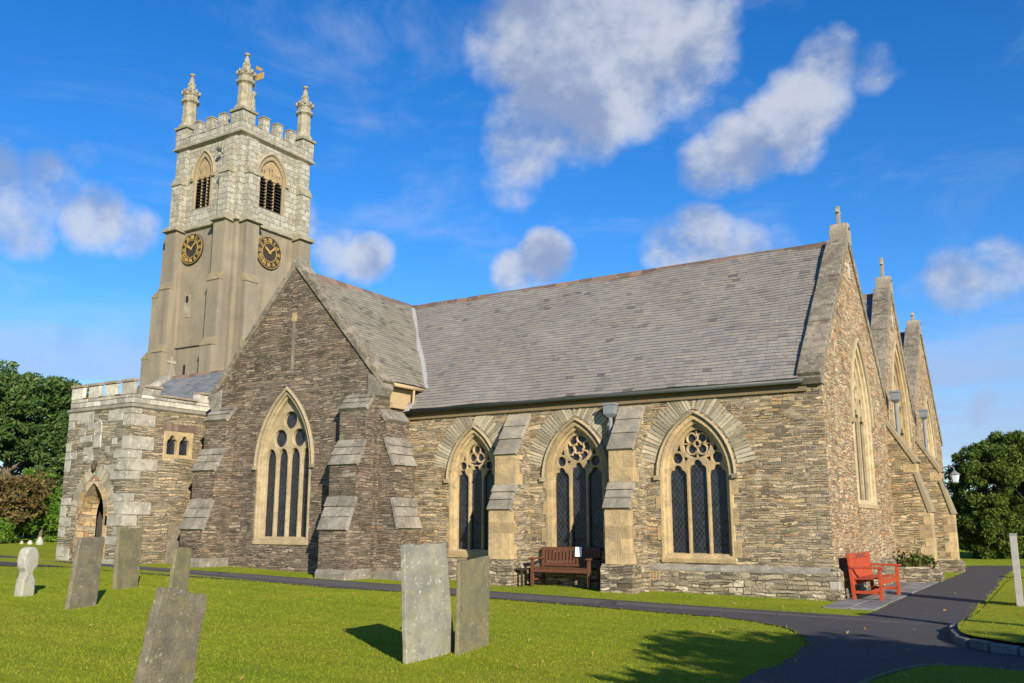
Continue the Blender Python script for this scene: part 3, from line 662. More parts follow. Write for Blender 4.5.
# --- south aisle wall
EZ = 4.60                                   # eaves
S0 = TS(0, 0)
h1 = window(CH, TS(-2.955, 0), .75, 2.62, 3.80, .69, .19, 3, 'quatre', M['dressed'], M['hood'], label='three light window with quatrefoil circle beside the east corner')
h2 = window(CH, TS(-6.06, 0), .75, 2.66, 3.82, .68, .19, 3, 'flow', M['dressed'], M['hood'], label='three light window with flowing tracery behind the brown bench')
h3 = window(CH, TS(-9.13, 0), .75, 2.69, 3.82, .60, .17, 3, 'trefoil', M['dressed'], M['hood'], label='narrower three light window with trefoil circle beside the transept')
def off(poly, du): return [(x+du, z) for x, z in poly]
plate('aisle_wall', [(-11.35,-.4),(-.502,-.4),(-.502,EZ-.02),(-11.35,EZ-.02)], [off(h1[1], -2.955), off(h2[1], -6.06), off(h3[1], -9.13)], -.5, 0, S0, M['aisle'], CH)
pl = MB()
for a, b in ((-11.3,-8.0),(-7.3,-4.83),(-4.17,.0)):
    pl.prism([(-.02,-.4),(.10,-.4),(.10,.50),(.003,.60),(-.02,.60)], lambda w_, z: S0(a, z, w_), lambda w_, z: S0(b, z, w_))
pl.build('plinth', M['plinth'], CH)
pl = MB(); pl.prism([(.02,.47),(.108,.47),(.108,.515),(.012,.612),(-.02,.612)], lambda w_, z: S0(-4.16, z, w_), lambda w_, z: S0(.0, z, w_)); pl.build('plinth_course', M['plinthcap'], CH, bevel=.006)
pb = [(1.0,0.),(1.0,1.92),(.72,2.47),(.72,3.28),(0,4.32)]
for ux in (-7.97,-4.80):
    buttress(S0, ux, ux+.60, [(w_, z+(gz(ux) if z == 0 else 0)) for w_, z in pb], M['aisle'], M['dressed'], M['weather'], M['dressed'], .10, footmat=M['plinth'])
# eaves: board, gutter with brackets, hopper
e = MB(); e.box(-11.3,-.32,-.06,.2,EZ-.22,EZ-.03); e.build('eaves_board', M['fascia'], CH)
e = MB(); e.tube([(-11.28,-.2,EZ-.005),(-6,-.2,EZ+.012),(-.34,-.2,EZ-.005)], .062, 10); e.build('gutter', M['gutter'], CH, smooth=True)
def downpipe(T, u, ztop, zbot, wpipe, hop_w=.2):
    p = MB(); p.tube([T(u, ztop-.30, wpipe), T(u, zbot, wpipe)], .05, 10)
    for z in np.arange(zbot+.5, ztop-.4, 1.5): p.box(u-.07, u+.07, z, z+.06, 0.0, wpipe+.01, lambda a, b, c: T(a, b, c))
    o = p.build('downpipe', M['pipe'], CH, smooth=False)
    h = MB()
    for hw, z0, z1, hw2 in ((hop_w*.35, ztop-.34, ztop-.26, hop_w*.72), (hop_w*.72, ztop-.26, ztop-.05, hop_w*.74), (hop_w*.85, ztop-.05, ztop, hop_w*.85)):
        vs = [T(u+sx*q, z, wpipe+sy*q*.8) for q, z in ((hw, z0), (hw2, z1)) for sx, sy in ((-1,-1),(1,-1),(1,1),(-1,1))]
        h.add(vs, [(3,2,1,0),(4,5,6,7),(0,1,5,4),(1,2,6,5),(2,3,7,6),(3,0,4,7)])
    h.build('hopper_head', M['pipe'], o); return o
downpipe(S0, -4.98, 4.40, .02, .20, .19)
av = MB(); 
vs, fs = plate_mesh([(-4.12,.26),(-3.86,.26),(-3.86,.46),(-4.12,.46)], [[(-4.09+.075*i,.29+.055*j),(-4.09+.075*i+.05,.29+.055*j),(-4.09+.075*i+.05,.29+.055*j+.035),(-4.09+.075*i,.29+.055*j+.035)] for i in range(3) for j in range(3)], .098, .115, S0); av.add(vs, fs)
av.build('air_vent', M['dressed'], CH)

# --- slate roofs
def tiles(name, material, O, U, V, ul, vl, tw, ex, clip=None, thick=.012, parent=None, jit=.006):
    """courses of slates on the plane O + u U + v V (v up the slope)"""
    O, U, V = Vector(O), Vector(U).normalized(), Vector(V).normalized(); N = U.cross(V).normalized()
    if N.z < 0: N = -N
    m = MB(); rows = int(vl/ex)+1
    for r_ in range(rows):
        v0 = r_*ex; u = -tw*(.5 if r_ % 2 else 0.)-random.uniform(0, .03)
        while u < ul:
            wd = tw*random.uniform(.82, 1.18); a0 = max(u+.005, 0); a1 = min(u+wd-.005, ul); u += wd
            if a1-a0 < .02: continue
            if clip and not clip((a0+a1)/2, v0+ex/2): continue
            vb = v0+random.uniform(-jit, jit); vt = min(v0+ex*1.25, vl+.02); lift = thick*2.0+random.uniform(0, .008)
            P_ = lambda uu, vv, h: O+U*uu+V*vv+N*(h+.022*math.sin(uu*.9+1)*math.sin(vv*1.1+.4)+.012*math.sin(uu*2.3+vv*1.7))
            m.add([P_(a0, vb, lift-thick), P_(a1, vb, lift-thick), P_(a1, vt, .0), P_(a0, vt, .0), P_(a0, vb, lift), P_(a1, vb, lift), P_(a1, vt, thick), P_(a0, vt, thick)], [(4,5,6,7),(0,1,5,4),(1,2,6,5),(3,0,4,7)])
    return m.build(name, material, parent or CH, recalc=False)
def slab_roof(name, pts, parent=CH, t=.1, material=None):
    P4 = [Vector(p) for p in pts]; n_ = (P4[1]-P4[0]).cross(P4[-1]-P4[0]).normalized(); n_ = n_ if n_.z > 0 else -n_
    k = len(P4); m = MB(); m.add([p-n_*.004 for p in P4]+[p-n_*t for p in P4], [tuple(range(k)), tuple(reversed(range(k, 2*k)))]+[(i, k+i, k+(i+1) % k, (i+1) % k) for i in range(k)])
    return m.build(name, material or M['roof'], parent)
AY, AZ = 4.12, 8.88                           # aisle ridge
NY, NZ = 10.91, 8.95; BY, BZ = 17.66, 8.85
V1, V2, NE = 8.02, 13.80, 21.5; VZ = 5.15     # valleys between the roofs, north eaves
def dirv2(y0, z0, y1, z1): return (0, y1-y0, z1-z0)
def roof_pair(name, ys_, zs_, yr, zr, yn, zn, x0, x1, tile_s=True):
    base = slab_roof('roof', [(x0,ys_,zs_),(x1,ys_,zs_),(x1,yr,zr),(x0,yr,zr)])
    slab_roof('roof', [(x1,yn,zn),(x0,yn,zn),(x0,yr,zr),(x1,yr,zr)])
    if tile_s:
        L = math.hypot(yr-ys_, zr-zs_); tiles('slates', M['roof'], (x0,ys_,zs_), (1,0,0), dirv2(ys_,zs_,yr,zr), x1-x0, L, .235, .132, thick=.02, parent=base)
    r_ = MB(); x = x0
    while x < x1-.05:
        L = min(.42, x1-x); dz_ = random.uniform(-.008, .008); t_ = .13
        r_.prism([(-.15,-.10),(-.13,-.085),(0,.085),(.13,-.085),(.15,-.10),(0,.055)][:3]+[(.13,-.085),(.15,-.12),(0,.02),(-.15,-.12)], lambda a, b: (x+.004, yr+a, zr+b+dz_), lambda a, b: (x+L-.004, yr+a, zr+b+dz_)); x += L
    r_.build('ridge_tiles', M['ridge'], base)
    return base
roof_pair('aisle', -.25, EZ+.02, AY, AZ, V1, VZ, -17.6, -.44)
roof_pair('nave', V1, VZ, NY, NZ, V2, VZ, -28.7, -.44, False)
tiles('slates', M['roof'], (-12,V1,VZ), (1,0,0), dirv2(V1,VZ,NY,NZ), 11.56, math.hypot(NY-V1, NZ-VZ), .3, .13)
roof_pair('north', V2, VZ, BY, BZ, NE, 4.7, -24, -.44, False)
tiles('slates', M['roof'], (-6,V2,VZ), (1,0,0), dirv2(V2,VZ,BY,BZ), 5.56, math.hypot(BY-V2, BZ-VZ), .3, .13)

# --- east wall: three gables in one wall
E0 = TE(0, 0)
out = [(0,-.4),(NE,-.4),(NE,4.72),(BY,9.05),(V2,VZ),(NY,9.12),(V1,VZ),(AY,8.92),(0,4.70)]
e1 = window(CH, TE(0, 4.30), 2.0, 4.05, 5.85, .92, .30, 3, 'quatre', M['tdressed'], M['hood'], relieve=False, deep=.8, label='tall east window of the gable beside the red bench')
e2 = window(CH, TE(0, 11.0), 2.0, 4.35, 6.9, 1.28, .36, 3, 'quatre', M['dressed'], M['hood'], relieve=False, deep=.8, label='great east window of the middle gable')
e3 = window(CH, TE(0, 17.7), 2.0, 4.05, 5.95, .92, .30, 3, 'quatre', M['tdressed'], M['hood'], relieve=False, deep=.8, label='east window of the north gable')
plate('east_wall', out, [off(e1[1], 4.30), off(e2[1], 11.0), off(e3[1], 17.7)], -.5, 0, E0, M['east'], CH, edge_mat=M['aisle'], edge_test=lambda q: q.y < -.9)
for (ya, yb) in ((.0, 7.95),(8.7,13.7),(14.5,21.5)):
    m = MB(); m.prism([(-.02,-.4),(.097,-.4),(.097,.50),(.003,.60),(-.02,.60)], lambda w_, z: E0(-.097 if ya < 1 else ya, z, w_), lambda w_, z: E0(yb, z, w_)); m.build('plinth', M['plinth'], CH)
def gable_coping(T, y0, z0, y1, z1, yp, zp, back=-.47, front=.05, h=.17, mt=None):
    """sloping coping stones up both sides of a gable and the block at the top"""
    m = MB()
    for (ya, za_) in ((y0, z0), (y1, z1)):
        L = math.hypot(yp-ya, zp-za_); n_ = max(3, int(L/.62)); tx, tz = (yp-ya)/L, (zp-za_)/L; nx_, nz_ = (-tz, tx) if tx > 0 else (tz, -tx)
        for i in range(n_):
            a = L*i/n_+.003; b = L*(i+1)/n_-.003; hh = h+random.uniform(-.012, .012)
            if i == n_-1: b -= .10
            p = [(ya+tx*a-nx_*.05, za_+tz*a-nz_*.05), (ya+tx*b-nx_*.05, za_+tz*b-nz_*.05), (ya+tx*b+nx_*hh, za_+tz*b+nz_*hh), (ya+tx*a+nx_*hh, za_+tz*a+nz_*hh)]
            if nz_ < 0: p = p
            m.prism(p, lambda q, z: T(q, z, back), lambda q, z: T(q, z, front))
    return m.build('gable_coping', mt or M['coping'], CH, bevel=.012)
gable_coping(E0, -.16, 4.62, V1, VZ+.02, AY, 8.90)
gable_coping(E0, V1, VZ+.02, V2, VZ+.02, NY, 9.10)
gable_coping(E0, V2, VZ+.02, NE+.1, 4.72, BY, 9.03)
def kneeler(T, u, z, sgn):
    m = MB(); m.prism([(-.20*sgn, z+.10), (-.20*sgn, z-.02), (-.10*sgn, z-.15), (.16*sgn, z-.15), (.16*sgn, z+.35)], lambda a, b: T(u+a, b, -.46), lambda a, b: T(u+a, b, .035)); m.build('kneeler', M['granite_slab'], CH, bevel=.012)
kneeler(E0, -.01, 4.66, 1)
def gable_cross(T, u, z, h=.5, lean=0.):
    b = MB(); b.prism([(-.20, z-.40), (.20, z-.40), (.22, z+.02), (.10, z+.06), (.075, z+.20), (-.075, z+.20), (-.10, z+.06), (-.22, z+.02)], lambda a, c: T(u+a, c, -.42), lambda a, c: T(u+a, c, .06))
    b.prism([(-.42, z-.02), (.06, z-.02), (.06, z+.07), (-.04, z+.20), (-.32, z+.20), (-.42, z+.07)], lambda a, c: T(u-.09, c, a), lambda a, c: T(u+.09, c, a))
    o = b.build('gable_cross', M['cross'], CH, bevel=.012)
    c = MB(); w_ = .045; z0 = z+.19
    c.prism([(-w_*1.4, z0), (w_*1.4, z0), (w_, z0+h), (-w_, z0+h)], lambda a, q: T(u+a, q, -.24), lambda a, q: T(u+a, q, -.14)); c.box(u-.16, u+.16, z0+h*.62, z0+h*.62+.09, -.235, -.145, lambda a, b_, q: T(a, b_, q))
    c.build('cross', M['cross'], o, bevel=.012); return o
gable_cross(E0, AY+.12, 9.22, .52); gable_cross(E0, NY+.12, 9.36, .68); gable_cross(E0, BY, 9.16, .32)
sl = MB(); sl.box(AY-.11, AY+.11, 7.85, 8.25, -.1, .012, lambda a, b, c: E0(a, b, c)); sl.build('gable_stone', M['granite'], CH)
sl = MB(); sl.box(NY-.11, NY+.11, 7.8, 8.2, -.1, .012, lambda a, b, c: E0(a, b, c)); sl.build('gable_stone', M['granite'], CH)
for u0 in (8.02, 13.80):
    buttress(E0, u0, u0+.62, [(.98,-.06),(.98,1.9),(.70,2.95),(.70,3.3),(0,4.5)], M['ebutt'], M['dressed'], M['hood'], M['dressed'], .13, foot_h=.42, footmat=M['plinth'], courses=1)
downpipe(E0, 8.35, 5.36, 3.2, .26, .21); downpipe(E0, 14.1, 5.42, .1, .30, .21)

# --- transept
TY = -1.375; TX = -14.57; TL, TR = -17.84, -11.30; TZ = 9.05; KZ = 5.25
T0 = TS(TX, TY)
t1 = window(CH, TS(-14.72, TY), 1.05, 3.15, 5.10, .90, .17, 4, 'circles', M['tdressed'], M['hood'], relieve=False, mull=.085, deep=1.2, label='tall four light window with three circles in the dark transept gable', hoodw=.11)
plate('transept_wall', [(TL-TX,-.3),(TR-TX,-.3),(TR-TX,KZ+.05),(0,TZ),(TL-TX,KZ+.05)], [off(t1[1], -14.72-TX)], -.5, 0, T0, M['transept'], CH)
m = MB(); m.box(TR-.5, TR-.003, TY+.49, .2, -.3, 5.15); m.build('transept_side_wall', M['transept'], CH)
m = MB(); m.box(TL+.003, TL+.5, TY+.49, 3., -.3, 5.15); m.build('transept_side_wall', M['transept'], CH)
m = MB(); m.box(TX-.09, TX+.10, 7.35, 7.62, -.1, .01, lambda a, b, c: (a, TY-c, b)); m.box(TX-.02, TX+.055, 7.38, 7.59, 0, .014, lambda a, b, c: (a, TY-c, b)); m.build('vent_slit', M['dressed'], CH)
m = MB(); m.box(TX-.055, TX+.06, 5.9, 7.33, -.1, .008, lambda a, b, c: (a, TY-c, b)); m.build('blocked_slit', M['slitfill'], CH)
# roof of the transept
tr_e = TR+.22; tz_e = 5.30; TRZ = 8.93
slope = (TRZ-tz_e)/(tr_e-TX)
b = slab_roof('roof', [(tr_e,TY+.42,tz_e),(tr_e,AY,tz_e),(TX,AY,TRZ),(TX,TY+.42,TRZ)])
yv = lambda z: -.25+(z-EZ)/(AZ-EZ)*(AY+.25)
L = math.hypot(tr_e-TX, TRZ-tz_e)
tiles('slates', M['roof2'], (tr_e,TY+.40,tz_e), (0,1,0), (TX-tr_e,0,TRZ-tz_e), AY-TY, L, .235, .132, thick=.02, parent=b, clip=lambda u, v: TY+.40+u < yv(tz_e+v/L*(TRZ-tz_e))+.12)
slab_roof('roof', [(TL-.22,TY+.42,tz_e),(TL-.22,AY,tz_e),(TX,AY,TRZ),(TX,TY+.42,TRZ)])
r_ = MB(); y = TY+.42
while y < AY:
    r_.prism([(-.15,-.10),(0,.085),(.15,-.10),(.15,-.13),(0,.02),(-.15,-.13)], lambda a, c: (TX+a, y+.004, TRZ+c), lambda a, c: (TX+a, y+.416, TRZ+c)); y += .42
r_.build('ridge_tiles', M['ridge'], b)
lead = MB()       # lead valley between transept and aisle roofs
zs_ = [tz_e-.02+i*(TRZ-.1-tz_e)/10 for i in range(11)]; cen = [(tr_e-(z-tz_e)/slope, yv(z), z) for z in zs_]
for (a, b_) in zip(cen[:-1], cen[1:]):
    d = (Vector(b_)-Vector(a)); s_ = Vector((1, 0, 0)); q = Vector((0, 1, 1)).normalized()
    lead.add([Vector(a)+Vector((-.03,-.10,.035)), Vector(a)+Vector((.13,0,.045)), Vector(b_)+Vector((.13,0,.045)), Vector(b_)+Vector((-.03,-.10,.035)), Vector(a)+Vector((.02,.02,-.06)), Vector(b_)+Vector((.02,.02,-.06))], [(0,1,2,3),(0,3,5,4),(1,4,5,2)])
lead.build('valley_lead', M['lead'], CH)
m = MB(); m.tube([(tr_e-.0,TY+.40,tz_e-.05),(tr_e-.0,yv(tz_e)+.05,tz_e-.05)], .055, 10); m.build('gutter', M['cream'], CH, smooth=True)
m = MB(); m.box(TR-.02,TR+.02,TY+.5,yv(tz_e)-.1,4.78,tz_e-.08); m.box(TR,TR+.10,TY+.5,-.1,4.64,4.76); m.build('eaves_board', M['cream'], CH)
m = MB(); m.tube([(tr_e,-.10,tz_e-.1),(tr_e-.03,-.10,4.68)], .035, 8); m.build('downpipe', M['cream'], CH)
m = MB(); m.add([(TR+.02,-.32,4.64),(TR+.20,-.30,4.66),(tr_e+.18,yv(tz_e)-.02,tz_e-.02),(tr_e,yv(tz_e)-.05,tz_e-.02),(TR+.02,-.32,4.58),(TR+.20,-.30,4.60),(tr_e+.18,yv(tz_e)-.02,tz_e-.1),(tr_e,yv(tz_e)-.05,tz_e-.1)], [(3,2,1,0),(4,5,6,7),(0,1,5,4),(1,2,6,5),(2,3,7,6),(3,0,4,7)]); m.build('roof_flashing', M['lead'], CH)
def cop_T(): 
    m = MB()
    for sgn in (-1, 1):
        x0, z0 = TX+sgn*(TR-TX+.14), KZ-.02; L = math.hypot(x0-TX, TZ+.02-z0); n_ = 11; tx, tz = (TX-x0)/L, (TZ+.02-z0)/L; nx_, nz_ = sgn*tz, abs(tx)
        for i in range(n_):
            a, c = L*i/n_+.003, L*(i+1)/n_-.003
            m.prism([(x0+tx*a-nx_*.04, z0+tz*a-nz_*.04), (x0+tx*c-nx_*.04, z0+tz*c-nz_*.04), (x0+tx*c+nx_*.13, z0+tz*c+nz_*.13), (x0+tx*a+nx_*.13, z0+tz*a+nz_*.13)], lambda q, z: (q, TY+.42, z), lambda q, z: (q, TY-.06, z))
    m.build('gable_coping', M['coping'], CH, bevel=.01)
    for sgn in (-1, 1):
        k = MB(); u = TX+sgn*(TR-TX); k.prism([(u+sgn*.16, KZ+.10), (u+sgn*.16, KZ-.12), (u+sgn*.02, KZ-.34), (u-sgn*.36, KZ-.34), (u-sgn*.36, KZ+.3)], lambda q, z: (q, TY+.45, z), lambda q, z: (q, TY-.05, z)); k.build('kneeler', M['granite_slab'], CH, bevel=.012)
    k = MB(); k.prism([(TX-.2, TZ-.05), (TX+.2, TZ-.05), (TX+.13, TZ+.22), (TX-.13, TZ+.22)], lambda q, z: (q, TY+.42, z), lambda q, z: (q, TY-.07, z)); k.build('apex_stone', M['granite_slab'], CH, bevel=.012)
cop_T()
tp = [(.97,0.),(.97,1.42),(.66,2.22),(.66,3.10),(.34,3.72),(.34,4.60),(0,5.0)]
for u0 in (-12.34, -17.74):
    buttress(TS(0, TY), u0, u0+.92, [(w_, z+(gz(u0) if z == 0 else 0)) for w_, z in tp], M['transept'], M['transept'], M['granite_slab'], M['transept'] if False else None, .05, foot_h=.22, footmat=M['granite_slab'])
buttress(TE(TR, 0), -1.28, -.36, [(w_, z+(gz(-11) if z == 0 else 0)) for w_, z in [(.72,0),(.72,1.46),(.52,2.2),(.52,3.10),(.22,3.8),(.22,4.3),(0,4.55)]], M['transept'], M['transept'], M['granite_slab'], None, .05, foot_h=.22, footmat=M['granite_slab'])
qn = MB(); z = .2; i = 0
while z < 5.0:
    h = random.uniform(.2, .3)
    if random.random() < .5: qn.box(TL-.008, TL+(.45, .3)[i % 2], TY-.008, TY+.2, z, z+h-.01); 
    z += h; i += 1
qn.build('quoin', M['granite_slab'], CH)

# --- low west part of the south aisle, seen above the porch
W0x = -27.0
m = MB(); m.box(W0x, TL+.2, .0, .5, -.2, 4.6); m.build('west_aisle_wall', M['porch'], CH)
plate('west_gable_wall', [(-8.3,-.2),(-.05,-.2),(-.05,4.62),(-4.0,7.40),(-8.3,4.62)], [], -.5, 0, lambda u, v, w_: (W0x-w_, -u, v), M['porch'], CH)
b = slab_roof('roof', [(W0x+.05,-.1,4.6),(TL+.3,-.1,4.6),(TL+.3,4,7.42),(W0x+.05,4,7.42)])
tiles('slates', M['roof3'], (W0x+.1,-.1,4.6), (1,0,0), (0,4.1,2.82), TL+.3-W0x-.1, math.hypot(4.1, 2.82), .3, .15, parent=b)
slab_roof('roof', [(W0x+.05,8.2,4.6),(TL+.3,8.2,4.6),(TL+.3,4,7.42),(W0x+.05,4,7.42)])
r_ = MB(); x = W0x+.05
while x < TL+.2: r_.prism([(-.15,-.10),(0,.085),(.15,-.10),(.15,-.13),(0,.02),(-.15,-.13)], lambda a, c: (x+.004, 4+a, 7.42+c), lambda a, c: (x+.416, 4+a, 7.42+c)); x += .42
r_.build('ridge_tiles', M['ridge'], b)
TW = lambda u, v, w_: (W0x+.05+w_, 4+u, v)
gable_coping(TW, -4.1, 4.66, 4.1, 4.66, 0, 7.5, -.25, .18, .10, M['granite'])
gc = MB(); gc.prism([(-.22,7.4),(.22,7.4),(.10,7.82),(-.10,7.82)], lambda a, c: TW(a, c, -.15), lambda a, c: TW(a, c, .1)); o = gc.build('gable_cross', M['cross'], CH, bevel=.012)
gc = MB(); gc.box(-.05,.05,7.8,8.32,-.08,.03, lambda a, b_, c: TW(a, b_, c)); gc.box(-.2,.2,8.05,8.16,-.085,.035, lambda a, b_, c: TW(a, b_, c)); gc.build('cross', M['cross'], o, bevel=.01)

# --- south porch
PX0, PX1, PY = -21.85, -18.80, -3.5; PZ = 4.88
TP = TS(0, PY); dc = -20.28
pa = arch(.58, -.2, 1.75, 2.72)
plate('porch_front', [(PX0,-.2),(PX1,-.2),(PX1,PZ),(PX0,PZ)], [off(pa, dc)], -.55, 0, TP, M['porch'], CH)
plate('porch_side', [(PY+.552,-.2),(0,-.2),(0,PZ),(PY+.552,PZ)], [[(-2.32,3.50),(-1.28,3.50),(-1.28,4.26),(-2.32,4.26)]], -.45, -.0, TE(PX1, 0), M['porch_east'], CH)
m = MB(); m.box(PX0+.003, PX0+.5, PY+.53, .1, -.2, PZ); m.build('porch_side', M['porch'], CH)
m = MB(); m.box(PX0+.502, PX0+.53, PY+.56, -.02, -.1, 3.9); m.build('porch_inner_wall', M['interior'], CH)  # thin dark lining, its colour giving the shade seen through the doorway
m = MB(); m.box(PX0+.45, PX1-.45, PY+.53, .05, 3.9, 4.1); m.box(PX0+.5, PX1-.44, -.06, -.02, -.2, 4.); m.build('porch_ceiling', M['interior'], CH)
m = MB(); m.box(-20.9,-19.7,-.11,-.065,.3,2.6); m.build('church_door', M['oak'], CH)
m = MB(); m.box(PX0+.03, PX1-.03, PY+.03, 0, PZ, PZ+.3); m.build('porch_roof', M['lead'], CH)
fr = MB(); vs, fs = plate_mesh(arch(.76, .3, 1.75, 2.93), [arch(.575, .25, 1.75, 2.715)], -.54, .012, TS(dc, PY), .01); fr.add(vs, fs)
o = fr.build('porch_arch', M['inner'], CH); weld(o)
rv = MB(); La = arch_half(.78, 1.75, 2.95, 26); La = La+[(-x, z) for x, z in reversed(La[:-1])]
for (xa, za_), (xb, zb) in zip(La[:-1], La[1:]):
    dx_, dz_ = xb-xa, zb-za_; L = math.hypot(dx_, dz_); nx_, nz_ = -dz_/L, dx_/L; ln = random.uniform(.26, .36); e_ = .006
    rv.prism([(xa+dx_/L*e_, za_+dz_/L*e_), (xb-dx_/L*e_, zb-dz_/L*e_), (xb+nx_*ln, zb+nz_*ln), (xa+nx_*ln, za_+nz_*ln)], lambda x, z: TS(dc, PY)(x, z, -.05), lambda x, z: TS(dc, PY)(x, z, random.uniform(.006, .014)))
rv.build('relieving_arch', M['voussoir'], o)
# quoins and granite blocks let into the porch walls
z = .25; i = 0
while z < PZ-.1:
    h = random.uniform(.24, .42); h = min(h, PZ-z)
    if random.random() < .82:
        a, b_ = ((.75, .38), (.42, .85))[i % 2]; a *= random.uniform(.8, 1.15); b_ *= random.uniform(.7, 1.2)
        q = MB(); q.box(PX1-a, PX1+.012, PY-.012, PY+b_, z+.008, z+h-.008); q.build('quoin', M['granite'], CH, bevel=.02)
    z += h; i += 1
z = .3; i = 0
while z < PZ-.1:
    h = random.uniform(.22, .4); h = min(h, PZ-z)
    if random.random() < .8: q = MB(); q.box(PX0-.012, PX0+(.5, .28)[i % 2]*random.uniform(.8, 1.2), PY-.012, PY+.3, z+.008, z+h-.008); q.build('quoin', M['granite'], CH, bevel=.02)
    z += h; i += 1
for _ in range(26):
    x = random.uniform(PX0+.5, PX1-.7); z = random.uniform(2.95, PZ-.35)
    if abs(x-(-20.28)) < .3 and z > 3.3: continue
    q = MB(); q.box(x, x+random.uniform(.18, .5), PY-.010-random.uniform(0, .004), PY+.1, z, z+random.uniform(.13, .24)); q.build('granite_block', M['granite'], CH, bevel=.02)
for x0, x1, z0, z1 in ((PX0+.45,-20.6,4.5,4.86),(-19.9,-19.2,4.5,4.84),(-21.5,-21.2,.35,.8)): q = MB(); q.box(x0, x1, PY-.017, PY+.1, z0, z1); q.build('granite_block', M['granite'], CH, bevel=.02)
# string course and battlements
m = MB()
m.sweep([(PX1,0),(PX1,PY),(PX0,PY),(PX0,0)], [(-.02,PZ-.05),(.06,PZ+.02),(.06,PZ+.08),(-.02,PZ+.125)], lambda u, v, w_: (u, v, w_)); m.build('string_course', M['weather'], CH)
pp = MB(); PT_ = 5.28
def course(x0, x1, y0, y1, z0, z1, along):
    t = x0 if along == 'x' else y0; end = x1 if along == 'x' else y1
    while t < end-.02:
        L = min(random.uniform(.3, .65), end-t); j = random.uniform(-.008, .008)
        if end-t-L < .15: L = end-t
        if along == 'x': pp.box(t+.006, t+L-.006, y0+j, y1, z0+.006, z1-.006)
        else: pp.box(x0, x1+j, t+.006, t+L-.006, z0+.006, z1-.006)
        t += L
for z0, z1 in ((PZ+.13,PZ+.29),(PZ+.29,PT_)):
    course(PX0, PX1, PY, PY+.3, z0, z1, 'x'); course(PX1-.3, PX1, PY+.3, 0, z0, z1, 'y'); 
pp.box(PX0, PX0+.3, PY+.31, 0, PZ+.1, PT_)
def cope(*b):
    c_ = MB(); c_.box(*b); c_.build('parapet_coping', M['pcoping'], CH, bevel=.015)
for a, b_ in ((PX0,-21.25),(-20.99,-20.46),(-20.20,-19.65),(-19.38,PX1)): pp.box(a, b_, PY+.003, PY+.11, PT_, PT_+.36); cope(a-.025, b_+.025, PY-.04, PY+.14, PT_+.364, PT_+.45)
for a, b_ in ((-21.25,-20.99),(-20.46,-20.20),(-19.65,-19.38)): cope(a+.01, b_-.01, PY-.03, PY+.33, PT_+.002, PT_+.03)
for a, b_, zz in ((PY+.31,-2.55,PT_+.22),(-1.15,-.02,PT_+.25)): pp.box(PX1-.297, PX1-.003, a, b_, PT_, zz); cope(PX1-.35, PX1+.05, a+.06, b_+.04, zz+.003, zz+.08)
cope(PX1-.35, PX1+.05, -2.5, -1.2, PT_+.002, PT_+.07)
pp.build('parapet', M['granite'], CH, bevel=.015)
# niche and round boss above the door
nb_ = MB(); vs, fs = plate_mesh(arch(.17, 3.75, 4.35, 4.62, 6), [arch(.10, 3.82, 4.3, 4.5, 6)], -.02, .03, TS(-20.32, PY)); nb_.add(vs, fs); nb_.box(-20.42,-20.22,PY-.004,PY+.06,3.8,4.5); nb_.box(-20.52,-20.12,PY-.02,PY+.02,4.14,4.22)
nb_.build('niche', M['granite'], CH)
m = MB(); m.lathe([(.02,-.11),(.06,-.07),(.08,0),(.06,.08),(.02,.10)], (-20.28,PY-.08,3.16), 12); m.box(-20.32,-20.24,PY-.08,PY+.05,3.22,3.34); m.build('bulkhead_lamp', M['oak'], CH, smooth=True)
# two light window in the porch side
pw = MB(); vs, fs = plate_mesh([(-2.34,3.46),(-1.26,3.46),(-1.26,4.28),(-2.34,4.28)], [light_head(-2.03, .19, 3.58, 3.92, .24), light_head(-1.57, .19, 3.58, 3.92, .24)], -.2, .012, TE(PX1, 0), .012); pw.add(vs, fs)
o = pw.build('porch_window', M['dressed'], CH); weld(o)
plate('glass', [(-2.3,3.5),(-1.3,3.5),(-1.3,4.22),(-2.3,4.22)], [], -.14, -.12, TE(PX1, 0), M['glass'], o)
m = MB(); x = -2.42
while x < -1.2: m.box(x+.004, x+.076, 4.29, 4.52+random.uniform(-.02, .02), -.04, .010, lambda a, b_, c: TE(PX1, 0)(a, b_, c)); x += .08
m.build('relieving_arch', M['ridge'], o)

